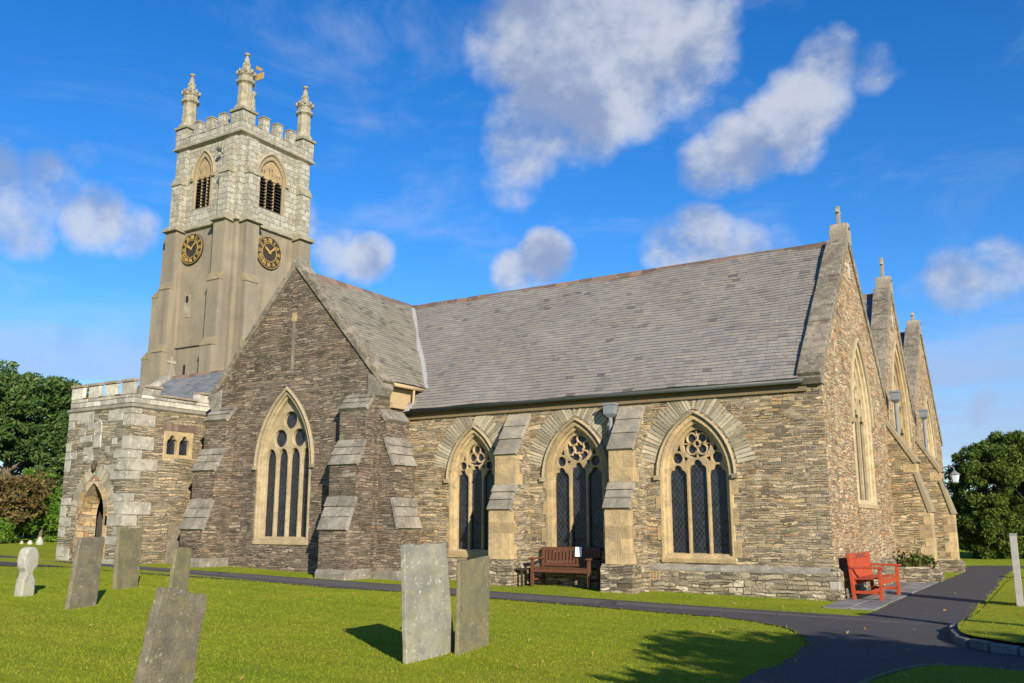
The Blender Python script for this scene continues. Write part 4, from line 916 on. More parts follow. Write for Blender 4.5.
# --- west tower
X1, X0, Y0, Y1 = -28.78, -33.50, 8.50, 13.22
ZS, ZP = 16.02, 20.55
m = MB(); m.box(X0, X1, Y0, Y1, -.2, ZS); m.build('tower_lower_stage', M['roughcast'], CH)
bw = MB()
def belfry(T, name, half, louv, sill, zs, za, label):
    out_ = arch(half, sill, zs, za)
    f = MB(); vs, fs = plate_mesh(arch(half+.02, sill-.03, zs, za+.03), [arch(half-.16, sill+.0, zs, za-.20)], -.28, .015, T, .015); f.add(vs, fs)
    o = f.build('belfry_window', M['hood'], CH); weld(o); o['label'] = label
    lw = (2*(half-.16)-.08)/3; hs_ = []
    zt = sill+(zs-sill)*.98
    for i in range(3):
        cx = -(half-.16)+lw/2+i*(lw+.04); hs_.append(light_head(cx, lw/2, sill+.02, zt-.22, .26))
        hs_ += [[(cx+q_-.05, zt+.20), (cx+q_+.05, zt+.20), (cx+q_+.05, zt+(.50 if i == 1 else .32)), (cx+q_, zt+(.62 if i == 1 else .42)), (cx+q_-.05, zt+(.50 if i == 1 else .32))] for q_ in ((-.085, .085) if half > .8 else (0,))]
    tr = plate('tracery', arch(half-.14, sill, zs, za-.18), hs_, -.24, -.08, T, M['dressed'], o, bevel=.01)
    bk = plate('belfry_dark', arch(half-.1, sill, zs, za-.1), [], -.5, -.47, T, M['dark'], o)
    lv = MB(); z = sill+.04
    while z < zt-.05: lv.prism([(-.40, z+.14), (-.06, z), (-.06, z+.03), (-.40, z+.17)], lambda w_, zz: T(-(half-.14), zz, w_), lambda w_, zz: T(half-.14, zz, w_)); z += .17
    lv.build('louvre', M['louvre'], o)
    hm = MB(); La = arch_half(half+.03, zs, za+.05, 12); hm.sweep(La+[(-x, z) for x, z in reversed(La[:-1])], [(0,-.02),(0,.06),(.06,.10),(.14,.05),(.14,-.02)], T)
    for sgn in (-1, 1): hm.box(sgn*(half+.09)-.10, sgn*(half+.09)+.10, zs-.16, zs+.01, -.02, .10, lambda a, b_, c: T(a, b_, c))
    hm.build('hood_mould', M['hood'], o)
    return out_
TEt = TE(X1, 0); TSt = TS(0, Y0); cE, cS = 10.62, -31.42
bE = belfry(TE(X1, cE), 'e', .92, 4, 17.10, 18.78, 20.0, 'louvred belfry window on the sunlit east face'); bS = belfry(TS(cS, Y0), 's', .72, 3, 17.10, 18.78, 20.05, 'louvred belfry window on the south face')
ins = [off(bE, cE)]; 
plate('tower_belfry_stage', [(Y0,ZS),(Y1,ZS),(Y1,ZP),(Y0,ZP)], [off(bE, cE)], -.55, 0, TEt, M['ashlar'], CH)
plate('tower_belfry_stage', [(X0,ZS),(X1-.003,ZS),(X1-.003,ZP),(X0,ZP)], [off(bS, cS)], -.55, -.003, TSt, M['ashlar'], CH)
m = MB(); m.box(X0+.004, X1-.6, Y1-.5, Y1-.004, ZS, ZP); m.box(X0, X0+.5, Y0+.56, Y1-.51, ZS, ZP); m.build('tower_belfry_stage', M['ashlar'], CH)
m = MB(); m.box(X0+.1, X1-.1, Y0+.1, Y1-.1, ZP-.3, ZP+.2); m.build('tower_roof', M['lead'], CH)
def ring(z, prof, material, ex=0.):
    m = MB(); xs0, xs1, ya, yb = X0-ex, X1+ex, Y0-ex, Y1+ex
    c = [(xs0, ya), (xs1, ya), (xs1, yb), (xs0, yb)]; k = len(prof); vs = []
    for i, (x, y) in enumerate(c):
        sx = -1 if i in (0, 3) else 1; sy = -1 if i < 2 else 1
        vs += [(x+sx*o_, y+sy*o_, z+h) for o_, h in prof]
    fs = []
    for i in range(4):
        j = (i+1) % 4; fs += [(i*k+q_, j*k+q_, j*k+(q_+1) % k, i*k+(q_+1) % k) for q_ in range(k)]
    m.add(vs, fs); return m.build('string_course', material, CH)
# buttresses in pairs at the corners, stepping in as they rise
def tbutt(T, u0, u1, wide=1.):
    low = [(1.30*wide**1.75,0.),(1.30*wide**1.75,9.75),(1.02*wide**1.7,10.1),(1.02*wide**1.7,12.95),(.80*wide**1.3,13.3),(.80*wide**1.3,ZS-.05)]
    m = MB(); p = low; poly = [(-.02,-.2),(p[0][0],-.2)]+p[1:]+[(-.02,ZS-.05)]
    m.prism(poly, lambda w_, z: T(u0, z, w_*.62), lambda w_, z: T(u1, z, w_*.62)); o = m.build('tower_buttress', M['roughcast'], CH)
    s = MB()
    for wb, wt, z0, z1 in ((low[1][0],low[2][0],9.75,10.1),(low[3][0],low[4][0],12.95,13.3)):
        s = MB(); s.prism([(wb*.62+.04, z0-.03), (wb*.62+.04, z0+.02), (wt*.62+.01, z1+.02), (wt*.62-.1, z1+.02), (wt*.62-.1, z0-.03)], lambda a, b_: T(u0-.025, b_, a), lambda a, b_: T(u1+.025, b_, a)); s.build('weathering', M['cap'], o)
    m = MB(); m.prism([(-.02,ZS+.25),(.40,ZS+.25),(.40,18.5),(.24,18.85),(.24,20.3),(-.02,20.5)], lambda w_, z: T(u0+.06, z, w_), lambda w_, z: T(u1-.06, z, w_)); m.build('belfry_buttress', M['ashlar'], o)
    s = MB(); s.prism([(.46,18.45),(.46,18.55),(.24,18.95),(.1,18.95),(.1,18.45)], lambda a, b_: T(u0+.01, b_, a), lambda a, b_: T(u1-.01, b_, a)); s.build('weathering', M['pinn'], o)
    s = MB(); s.prism([(-.02,ZS-.12),(.66,ZS-.06),(.66,ZS+.06),(.42,ZS+.26),(-.02,ZS+.28)], lambda a, b_: T(u0-.12, b_, a), lambda a, b_: T(u1+.12, b_, a)); s.build('string_course', M['pinn'], o)
tbutt(TSt, X1-1.02, X1-.22); tbutt(TSt, X0+.15, X0+.95)
tbutt(TEt, Y0+.22, Y0+1.02); tbutt(TEt, Y1-.95, Y1-.15)
tbutt(lambda u, v, w_: (X0-w_, u, v), Y0+.22, Y0+1.02, 1.66)
ring(ZS, [(-.05,-.10),(.16,-.02),(.16,.07),(.04,.24),(-.05,.26)], M['pinn'])
ring(ZP, [(-.05,-.16),(.20,.0),(.20,.10),(.10,.16),(-.05,.16)], M['pinn'])
pp = MB(); PE = .12; cz0, cz1, cz2 = ZP+.14, 21.12, 21.80
for (a, b_, c, d) in ((X0-PE,X1+PE,Y0-PE,Y0+.25),(X1-.25,X1+PE,Y0+.25,Y1-.25),(X0-PE,X1+PE,Y1-.25,Y1+PE),(X0-PE,X0+.25,Y0+.25,Y1-.25)): pp.box(a, b_, c, d, cz0, cz1)
mer = MB()
def merl(a0, a1, f):
    n_ = 3; L = a1-a0; gapw = L*.15; mw = (L-gapw*(n_+1))/n_
    for i in range(n_):
        s_ = a0+gapw*(i+1)+mw*i; f(s_, s_+mw, cz1, cz2, pp); c_ = MB(); f(s_-.035, s_+mw+.035, cz2+.003, cz2+.08, c_, .04); c_.build('parapet_coping', M['pinn'], CH, bevel=.02)
    for i in range(n_+1): s_ = a0+(gapw+mw)*i; c_ = MB(); f(s_+.03, s_+gapw-.03, cz1+.002, cz1+.05, c_, .03); c_.build('parapet_coping', M['pinn'], CH, bevel=.01)
merl(X0+.75, X1-.75, lambda a, b_, z0, z1, mb, e=0.: mb.box(a, b_, Y0-PE+.002-e, Y0+.248+e, z0, z1))
merl(Y0+.75, Y1-.75, lambda a, b_, z0, z1, mb, e=0.: mb.box(X1-.248-e, X1+PE-.002+e, a, b_, z0, z1))
merl(X0+.75, X1-.75, lambda a, b_, z0, z1, mb, e=0.: mb.box(a, b_, Y1-.248-e, Y1+PE-.002+e, z0, z1))
merl(Y0+.75, Y1-.75, lambda a, b_, z0, z1, mb, e=0.: mb.box(X0-PE+.002-e, X0+.248+e, a, b_, z0, z1))
for x, y in ((X1-.28,Y0+.28),(X0+.28,Y0+.28),(X1-.28,Y1-.28),(X0+.28,Y1-.28)):
    pp.box(x-.41, x+.41, y-.41, y+.41, cz1-.02, cz2-.1); c_ = MB(); c_.box(x-.50, x+.50, y-.50, y+.50, cz2-.098, cz2+.05); c_.build('parapet_coping', M['pinn'], CH, bevel=.02)
pp.build('tower_parapet', M['ashlar'], CH)
def pinnacle(x, y):
    m = MB(); z = cz2+.05
    m.lathe([(.50,0),(.50,.10),(.42,.22),(.38,.26),(.35,1.36),(.38,1.40),(.48,1.48),(.48,1.58),(.39,1.64),(.37,1.82),(.45,1.90),(.45,1.98),(.28,2.02),(.25,2.06),(.11,2.86),(.09,2.88)], (x, y, z), 8, R(22.5)); o = m.build('pinnacle', M['pinn'], CH)
    f = MB()
    for a in range(8): q_ = R(45*a); f.lathe([(.07,0),(.09,.09),(.03,.20)], (x+.43*math.cos(q_), y+.43*math.sin(q_), z+1.96), 5)
    for q_, t_ in [(R(45*a_), t2) for a_ in range(8) for t2 in (2.25, 2.5)]: f.lathe([(.03,-.04),(.055,.0),(.02,.07)], (x+(.25-.175*(t_-2.06))*math.cos(q_), y+(.25-.175*(t_-2.06))*math.sin(q_), z+t_), 4)
    f.build('crest', M['pinn'], o)
    f = MB(); f.lathe([(.06,2.85),(.10,2.93),(.06,2.99),(.14,3.05),(.15,3.12),(.05,3.18)], (x, y, z), 8); f.build('finial', M['pinn'], o)
    return o
for x, y in ((X1-.28,Y0+.28),(X0+.28,Y0+.28),(X1-.28,Y1-.28)): pinnacle(x, y)
m = MB(); x, y, z = X0+.35, Y1-.3, cz2+.05
m.lathe([(.42,0),(.42,.15),(.33,.25),(.30,1.2),(.42,1.3),(.40,1.5),(.24,1.55),(.16,3.0),(.10,3.6),(.20,3.8),(.12,3.9)], (x, y, z), 8, R(22.5)); m.build('pinnacle', M['pinn'], CH)
v = MB(); v.tube([(x+.1,y,z+3.5),(x+.1,y,z+5.5)], .03, 6); o = v.build('weather_vane', M['gutter'], CH)
v = MB(); v.box(x+.15,x+.75,y-.02,y+.02,z+4.55,z+4.95); v.box(x-.1,x+.2,y-.02,y+.02,z+4.7,z+4.82); v.prism([(.0,5.35),(.5,5.05),(.62,5.16),(.1,5.5)], lambda a, b_: (x+.05+a, y-.02, z+b_), lambda a, b_: (x+.05+a, y+.02, z+b_)); v.build('vane', M['gold'], o)
# clocks with gilt Roman numerals
ROM = ['XII','I','II','III','IV','V','VI','VII','VIII','IX','X','XI']
def clock(T, cu, cz, r):
    d = MB(); n = 40
    d.prism(circ(0, 0, r, n), lambda a, b_: T(cu+a, cz+b_, .02), lambda a, b_: T(cu+a, cz+b_, .10)); o = d.build('tower_clock', M['dial'], CH)
    g = MB(); P2 = circ(0, 0, 1, n)
    for ra, rb in ((.985, .955), (.585, .55)): g.sweep([(p[0]*r*ra, p[1]*r*ra) for p in P2], [(0, .09), (0, .125), ((ra-rb)*r, .125), ((ra-rb)*r, .09)], lambda u, v_, w_: T(cu+u, cz+v_, w_), closed=True)
    g.build('dial_ring', M['gold'], o)
    m = MB()
    def bar(ax, ay, bx, by, wd, rot):
        dx_, dy_ = bx-ax, by-ay; L = math.hypot(dx_, dy_); nx_, ny_ = -dy_/L*wd/2, dx_/L*wd/2
        q = [(ax+nx_, ay+ny_), (bx+nx_, by+ny_), (bx-nx_, by-ny_), (ax-nx_, ay-ny_)]; c, s = math.cos(rot), math.sin(rot)
        q = [(x*c-y*s, x*s+y*c) for x, y in q]; m.prism(q, lambda a, b_: T(cu+a, cz+b_, .09), lambda a, b_: T(cu+a, cz+b_, .13))
    for h in range(12):
        m = MB(); rot = -R(30*h); wds = [{'I': .07, 'V': .17, 'X': .17}[c]*r for c in ROM[h]]; x = -sum(wds)/2; y0, y1 = .63*r, .87*r; bw_ = .042*r
        for c, wd in zip(ROM[h], wds):
            xm = x+wd/2
            if c == 'I': bar(xm, y0, xm, y1, bw_, rot)
            elif c == 'V': bar(x+.01*r, y1, xm, y0, bw_, rot); bar(x+wd-.01*r, y1, xm, y0, bw_, rot)
            else: bar(x+.01*r, y1, x+wd-.01*r, y0, bw_, rot); bar(x+.01*r, y0, x+wd-.01*r, y1, bw_, rot)
            x += wd
        m.build('numeral', M['gold'], o)
    for L, wd, ang in ((.80*r, .07*r, R(48)), (.55*r, .10*r, R(304))):
        hd = MB(); s, c = math.sin(ang), math.cos(ang); nx_, ny_ = c, -s
        q = [(-s*.12*r-nx_*wd/2, -c*.12*r-ny_*wd/2), (-s*.12*r+nx_*wd/2, -c*.12*r+ny_*wd/2), (s*L*.6+nx_*wd*.8, c*L*.6+ny_*wd*.8), (s*L, c*L), (s*L*.6-nx_*wd*.8, c*L*.6-ny_*wd*.8)]
        zz = .135 if L > .6*r else .15
        hd.prism(q, lambda a, b_: T(cu+a, cz+b_, zz), lambda a, b_: T(cu+a, cz+b_, zz+.012)); hd.build('clock_hand', M['gold'], o)
clock(TEt, 10.62, 14.86, .84); clock(TSt, -31.80, 14.98, .80)
m = MB(); m.box(-32.15,-31.72,11.5,12.65,.0,.03, lambda a, b_, c: TSt(a, b_, c)); o = m.build('tower_slit', M['pinn'], CH)
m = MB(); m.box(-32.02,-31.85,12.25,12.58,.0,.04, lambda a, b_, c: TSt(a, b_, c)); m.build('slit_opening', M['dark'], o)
m = MB(); m.box(X0+.9,X1-1.0,9.98,10.1,-.02,.10, lambda a, b_, c: TSt(a, b_, c)); m.build('string_course', M['roughcast'], CH)
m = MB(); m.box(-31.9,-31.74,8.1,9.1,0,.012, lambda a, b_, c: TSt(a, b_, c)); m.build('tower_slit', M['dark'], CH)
m = MB(); m.tube([(X1-1.25,Y0-.06,8.0),(X1-1.22,Y0-.06,16.)], .05, 8); m.build('downpipe', M['gutter'], CH)
m = MB(); m.tube([(X1-1.12,Y0,19.55),(X1-1.12,Y0-.35,19.7)], .03, 6); m.lathe([(.03,0),(.12,.1),(.12,.22)], (X1-1.12,Y0-.4,19.6), 8); m.build('floodlight', M['gutter'], CH)
# --- rest of the body, kept low behind what is seen
m = MB(); m.box(-24,-.51,NE-.5,NE,-.2,4.7); m.box(-28.7,-24,V1,V1+.5,-.2,VZ); m.box(-24,-23.5,V1+.51,NE-.51,-.2,VZ); m.build('north_wall', M['aisle'], CH)
plate('west_end_wall', [(V2-.01,VZ),(BY,BZ-.12),(NE,4.7)], [], -.4, -.05, lambda u, v, w_: (-24-w_, u, v), M['aisle'], CH)

# ---------------------------------------------------------------- gravestones
def gravestone(base, d, L, tl, tr_, thick, material, label, group='gravestones on the lawn', rough=.012, chip=None, top=None):
    """base corner, direction of the foot, foot length, the two top corners as (along, up)"""
    d = Vector((d[0], d[1], 0)).normalized(); n_ = Vector((d.y, -d.x, 0)); base = Vector(base)
    foot0, foot1 = (-tl[0]*.12/tl[1]*0-.12*(tl[0]/tl[1]), -.35), (L-.12*((tr_[0]-L)/tr_[1]), -.35)
    pts = []
    def seg(a, b, k, amp):
        for i in range(k):
            t = i/k; pts.append((a[0]+(b[0]-a[0])*t+(random.uniform(-amp, amp) if i else 0), a[1]+(b[1]-a[1])*t+(random.uniform(-amp, amp) if i else 0)))
    seg(foot0, foot1, 2, 0); seg(foot1, tr_, 12, rough*.7)
    if top: seg(tr_, top[0], 3, rough); [seg(top[i], top[i+1], 3, rough) for i in range(len(top)-1)]; seg(top[-1], tl, 3, rough)
    else: seg(tr_, tl, 7, rough*.8)
    seg(tl, foot0, 12, rough*.7)
    m = MB(); f = lambda w_: (lambda a, b: tuple(d*a+n_*w_+Vector((0, 0, b))))
    m.prism(pts, f(-thick), f(0.))
    o = m.build('gravestone', material, bevel=.010); o.location = base; tag(o, label, 'gravestone', group); return o
gravestone((-2.196,-11.606,-.029), (-.07,1), 1.075, (-.125,1.315), (.785,1.318), .062, M['slateA'], 'tall pale grey slate gravestone, the wider of the close pair on the front lawn')
gravestone((-2.08,-10.787,-.031), (-.196,.981), 1.01, (.03,1.09), (1.03,1.135), .05, M['slateB'], 'olive slate gravestone with slanting top, the narrower of the close pair on the lawn')
gravestone((-10.306,-10.515,.09), (-.287,.958), .705, (.175,1.187), (.785,1.197), .08, M['slateC'], 'dark grey gravestone leaning sideways on the lawn in front of the porch doorway')
gravestone((-12.751,-7.885,.172), (-.287,.958), .735, (-.01,1.28), (.75,1.215), .08, M['slateB'], 'upright greenish gravestone with a flat top, in front of the porch side wall', top=[(.66,1.27),(.5,1.255),(.3,1.27),(.1,1.295)])
gravestone((-10.483,-8.323,.096), (-.287,.958), .575, (.136,.943), (.637,.872), .08, M['slateB'], 'small olive gravestone standing behind the big rough leaning one', top=[(.57,.95),(.3,.97)])
gravestone((-2.151,-15.25,-.03), (-.148,.989), .66, (.30,1.03), (.832,.915), .085, M['slateC'], 'big rough grey gravestone leaning strongly, only its upper part in view', rough=.012, top=[(.80,.94),(.74,.925),(.66,.955),(.48,.995)])
gravestone((-18.45,-2.22,.34), (.03,1.), .62, (.02,1.16), (.66,1.10), .07, M['slateC'], 'thin brown gravestone leaning on the porch side wall by the transept buttress')
tp_ = gravestone((3.40,.35,-.05), (-.05,1), .7, (.03,1.33), (.70,1.38), .13, M['post'], 'narrow grey slab seen edge on, standing on the raised lawn beside the path')
# weathered round-headed stone
m = MB(); zc = 0.
pts_ = [(-.155,-.2),(.155,-.2),(.16,.10),(.15,.30),(.085,.42),(.09,.48),(.165,.55),(.185,.68),(.17,.80),(.12,.88),(.05,.915),(-.04,.92),(-.12,.88),(-.17,.79),(-.185,.66),(-.165,.54),(-.10,.47),(-.10,.42),(-.15,.30),(-.165,.10)]
dd = Vector((-.25,.97,0)).normalized(); nn = Vector((dd.y,-dd.x,0))
m.prism([(a+random.uniform(-.01,.01), b) for a, b in pts_], lambda a, b: tuple(dd*a*.95+nn*-.10+Vector((b*.03,0,b))), lambda a, b: tuple(dd*a*.95+nn*.10+Vector((b*.03,0,b))))
o = m.build('gravestone', M['white_rock'], bevel=.03); o.location = (-12.80,-9.80,.165); tag(o, 'small pale round-headed stone with yellow lichen, the smallest monument on the lawn', 'gravestone', 'gravestones on the lawn')
for (x, y, w_, h, lb) in ((-37.3,5.4,.36,.38,'white boulder-like stone beside the porch corner, before the shrubs'),(-38.4,5.6,.26,.2,'low pale stone below the shrubs, between a bigger and a tiny one'),(-39.6,5.9,.2,.16,'tiny white stone on the grass edge under the shrubs')):
    m = MB(); m.lathe([(w_*.42,-.1),(w_*.5,h*.2),(w_*.42,h*.55),(w_*.25,h*.85),(.03,h)], (0,0,0), 9, random.random()); 
    m.v = [(a*random.uniform(.85,1.15), b*random.uniform(.75,1.), c) for a, b, c in m.v]
    o = m.build('boulder', M['white_rock'], bevel=.02); o.location = (x, y, gz(x)); tag(o, lb, 'stone')
m = MB(); m.box(-.07,.07,-.07,.07,-.2,1.5); m.lathe([(.09,1.5),(.02,1.62)], (0,0,0), 4, R(45)); o = m.build('gate_post', M['granite'], bevel=.01); o.location = (-37.2,8.2,gz(-37)); tag(o, 'slim pale gate post among the shrubs beside the porch', 'post')
m = MB(); m.box(-.10,.113,-.113,.12,.17,.34); m.build('quoin', M['granite'], CH, bevel=.02)
# two unseen slabs, added and sized for the shadow stripes across the path
gravestone((5.6,-6.2,.0), (-.2,1), .30, (.0,2.15), (.30,2.15), .12, M['slateC'], 'narrow dark slab beyond the kerb, added unseen for its shadow stripe', rough=.01)
gravestone((6.6,8.2,-.05), (-.2,1), .5, (.0,2.0), (.5,2.0), .12, M['slateC'], 'grey slab far along the path, added unseen for its shadow stripe', rough=.01)

# ---------------------------------------------------------------- benches
def bx(name, parent, mt, *boxes, bevel=.006):
    m = MB()
    for b in boxes: m.box(*b)
    return m.build(name, mt, parent, bevel=bevel)
# red bench: local x = forward, y = along
def lean(m, x0, z0, k=.16):
    m.v = [(x-(z-z0)*k if z > z0 else x, y, z) for x, y, z in m.v]; return m
rb = thing('bench', (.30,.33,-.035), 'red painted wooden bench with solid back, on paving slabs by the east wall', 'bench', rotz=R(-2.))
L = 1.78
for y in (0, L): 
    m = MB(); m.box(-.035,.035,y-.035,y+.035,0,.94); lean(m, 0, .40, .13); m.build('leg', M['red'], rb, bevel=.006)
    bx('leg', rb, M['red'], (.50,.57,y-.035,y+.035,0,.63))
    m = MB(); m.box(-.06,.62,y-.055,y+.055,.63,.675); m.build('armrest', M['red'], rb, bevel=.01)
    bx('stretcher', rb, M['red'], (.03,.50,y-.02,y+.02,.12,.18))
bx('stretcher', rb, M['red'], (.24,.29,.02,L-.02,.12,.17))
m = MB()
for k in range(5): m.box(.0+.108*k,.10+.108*k,.03,L-.03,.40+.005*k,.43+.005*k)
m.box(.50,.535,.035,L-.035,.31,.40); m.box(-.02,.02,.035,L-.035,.30,.40); m.build('seat', M['red'], rb, bevel=.005)
m = MB(); n_ = 13
for k in range(n_): m.box(-.012,.012,.04+(L-.08)*k/n_+.002,.04+(L-.08)*(k+1)/n_-.002,.47,.84)
m.box(-.03,.03,.035,L-.035,.83,.93); m.box(-.025,.025,.035,L-.035,.43,.49); lean(m, 0, .40, .13); bk = m.build('backrest', M['red'], rb, bevel=.004)
m = MB(); m.box(.031,.038,L*.26,L*.74,.845,.915); lean(m, 0, .40, .13); m.build('plaque', M['plaque'], bk)
# brown bench: local x = along, y = depth (front at -)
bb = thing('bench', (-6.92,-.16,.06), 'brown wooden bench with slatted back below the middle aisle window', 'bench', rotz=R(.5))
L = 1.52
for x in (0, L):
    m = MB(); m.box(x-.035,x+.035,-.035,.035,0,.90); m.v = [(a, b+(c-.42)*.13 if c > .42 else b, c) for a, b, c in m.v]; m.build('leg', M['brownwood'], bb, bevel=.006)
    bx('leg', bb, M['brownwood'], (x-.035,x+.035,-.56,-.49,0,.62))
    bx('armrest', bb, M['brownwood'], (x-.05,x+.05,-.62,.04,.62,.66)); bx('stretcher', bb, M['brownwood'], (x-.02,x+.02,-.49,-.03,.12,.17))
m = MB()
for k in range(5): m.box(.03,L-.03,-.56+.108*k,-.46+.108*k,.405,.43)
m.box(.035,L-.035,-.55,-.52,.32,.40); m.build('seat', M['brownwood'], bb, bevel=.005)
m = MB(); n_ = 15
for k in range(n_): m.box(.05+(L-.1)*k/n_+.018,.05+(L-.1)*(k+1)/n_-.018,-.01,.012,.50,.82)
m.box(.03,L-.03,-.022,.022,.81,.90); m.box(.03,L-.03,-.02,.02,.45,.50); m.v = [(a, b+(c-.42)*.13, c) for a, b, c in m.v]; m.build('backrest', M['brownwood'], bb, bevel=.004)
m = MB(); m.box(-.09,.09,-.012,-.004,-.10,.12); m.box(-.09,.09,-.012,.06,.12,.126); m.v = [(a, b+c*.13, c) for a, b, c in m.v]; o = m.build('notice', M['paper']); o.location = (-5.92,-.165,.84); tag(o, 'white paper notice hung on the back of the brown bench', 'notice')
# small side table beside the brown bench (dark stool)
M['darkwood'] = plain('dark_wood', (.03,.022,.016), .7)
st = thing('stool', (-7.22,-.72,.07), 'low dark wooden stool beside the arm of the brown bench', 'stool')
bx('seat', st, M['darkwood'], (-7.42,-7.04,-.95,-.5,.42,.46))
for x in (-7.39,-7.07):
    for y in (-.92,-.53): bx('leg', st, M['darkwood'], (x-.025,x+.025,y-.025,y+.025,.05,.42))

# wall lantern on its bracket at the second east buttress
ln = thing('wall_lantern', (1.12,13.9,3.1), 'glass lantern on a curved bracket at the corner of the far buttress', 'lantern')
m = MB(); m.tube([(.70,13.95,3.30),(.85,13.92,3.42),(1.02,13.9,3.44),(1.12,13.9,3.36),(1.12,13.9,3.28)], .022, 6); m.build('bracket', M['lantern_metal'], ln)
m = MB(); m.lathe([(.03,.30),(.17,.18),(.19,.16)][::-1], (1.12,13.9,2.98), 6); m.lathe([(.09,-.12),(.11,-.10),(.12,-.08)], (1.12,13.9,2.98), 6); m.build('lantern_cap', M['lantern_metal'], ln)
m = MB(); m.lathe([(.095,-.08),(.15,.155)], (1.12,13.9,2.98), 6); m.build('lantern_glass', M['lantern_glass'], ln)

# ---------------------------------------------------------------- foliage
def quads(name, cent, nrm_jit, size, material, parent=None, aspect=1.0, up=.0, origin=(0,0,0)):
    n = len(cent); a = rng.normal(size=(n, 3)); a /= np.linalg.norm(a, axis=1)[:, None]
    b = rng.normal(size=(n, 3)); b -= (b*a).sum(1)[:, None]*a; b /= np.linalg.norm(b, axis=1)[:, None]
    s = size*rng.uniform(.6, 1.35, n)[:, None]
    A = a*s*.5*aspect; B = b*s*.5
    v = np.empty((n, 4, 3)); v[:, 0] = cent-A; v[:, 1] = cent-B*.55+A*.1; v[:, 2] = cent+A; v[:, 3] = cent+B*.55+A*.1
    v -= np.array(origin)
    me = bpy.data.meshes.new(name); me.vertices.add(4*n); me.loops.add(4*n); me.polygons.add(n)
    me.vertices.foreach_set('co', v.reshape(-1).astype(np.float32)); me.loops.foreach_set('vertex_index', np.arange(4*n, dtype=np.int32))
    me.polygons.foreach_set('loop_start', np.arange(0, 4*n, 4, dtype=np.int32)); me.polygons.foreach_set('loop_total', np.full(n, 4, dtype=np.int32))
    me.update(calc_edges=True); me.materials.append(material)
    o = bpy.data.objects.new(name, me); COL.objects.link(o)
    if parent: o.parent = parent
    return o
def clumps(lobes, per, cl_r, lf, flat=.75, shell=.55):
    """points of leaves gathered into clumps spread through ellipsoid lobes (cx,cy,cz,rx,ry,rz)"""
    out = []
    for cx, cy, cz, rx, ry, rz in lobes:
        for _ in range(per):
            d = rng.normal(size=3); d /= np.linalg.norm(d); q = rng.uniform(shell, 1.)
            c = np.array((cx, cy, cz))+d*q*np.array((rx, ry, rz)); r_ = cl_r*rng.uniform(.6, 1.3)
            pts = rng.normal(size=(lf, 3)); pts /= np.linalg.norm(pts, axis=1)[:, None]; pts *= (rng.uniform(.2, 1, (lf, 1))**.5)*r_*np.array((1, 1, flat)); out.append(c+pts)
    return np.concatenate(out)
def limbs(base, h, r0, spread, n, twigs=4):
    m = MB(); x, y, z = base
    m.tube([(x, y, z-.2), (x+.1, y, z+h*.25), (x-.1, y+.1, z+h*.5), (x+.05, y, z+h*.8)], [r0, r0*.8, r0*.6, r0*.25], 8)
    for i in range(n):
        a = random.uniform(0, 6.28); t = random.uniform(.25, .7); zz = z+h*t; L = spread*random.uniform(.6, 1.)
        p1 = (x+math.cos(a)*L*.5, y+math.sin(a)*L*.5, zz+L*.35); p2 = (x+math.cos(a)*L, y+math.sin(a)*L, zz+L*.75)
        m.tube([(x, y, zz), p1, p2], [r0*.4, r0*.25, r0*.08], 6)
        for _ in range(twigs):
            b = a+random.uniform(-1.1, 1.1); q = L*random.uniform(.4, .7); m.tube([p1, (p1[0]+math.cos(b)*q*.6, p1[1]+math.sin(b)*q*.6, p1[2]+q*.4), (p1[0]+math.cos(b)*q, p1[1]+math.sin(b)*q, p1[2]+q*.8)], [r0*.16, r0*.09, r0*.03], 5)
    return m
def tree(base, h, lobes, per, cl, lf, size, material, label, cat='tree', group=None, name='tree', r0=.3, spread=3., nb=7, shell=.5, aspect=1.4, flat=.7):
    t = thing(name, base, label, cat, group)
    m = limbs(base, h, r0, spread, nb); m.build('trunk', M['bark'], t)
    quads('crown', clumps(lobes, per, cl, lf, flat, shell), 0, size, material, t, aspect, origin=base)
    return t
# left: tall evergreen with sky showing through, shrubs below
tb = (-46.5,8.6,.5)
tree(tb, 9., [(-47.2,8.2,9.0,2.6,2.6,1.5),(-44.8,9.8,8.4,2.0,2.2,1.5),(-49.6,6.8,8.2,2.4,2.4,1.7),(-43.2,11.2,7.0,1.8,2.0,1.6),(-46.6,8.4,6.2,2.6,2.6,1.2),(-43.6,11.,4.9,1.7,2.,1.6),(-50.5,6.,5.8,2.4,2.4,1.6),(-48.6,7.3,7.4,2.6,2.6,2.),(-45.4,9.6,7.2,2.2,2.4,1.8),(-42.6,11.6,6.0,1.5,1.8,1.8)], 62, .7, 130, .20, M['oakleaf'], 'tall open evergreen tree with sky showing through, rising behind the shrubs by the porch', r0=.30, spread=3.2, nb=7, shell=.35, aspect=1.6, flat=.55)
tree((-44.6,6.6,.5), 2.8, [(-44.2,5.4,2.9,2.2,2.2,1.6),(-42.2,6.7,2.8,1.7,1.8,1.4),(-46.4,3.8,3.0,1.8,1.8,1.6)], 60, .5, 100, .18, M['russet'], 'russet brown shrub below the tall evergreen tree', 'shrub', 'shrubs beside the porch', 'shrub', .12, 1.6, 6, .5)
tree((-42.6,8.6,.5), 2.8, [(-43.0,8.4,2.4,1.7,1.7,1.9),(-41.6,9.8,2.2,1.4,1.6,1.8)], 60, .5, 100, .19, M['shrubleaf'], 'dark green bush between the russet shrub and the porch corner', 'shrub', 'shrubs beside the porch', 'shrub', .12, 1.6, 6, .5)
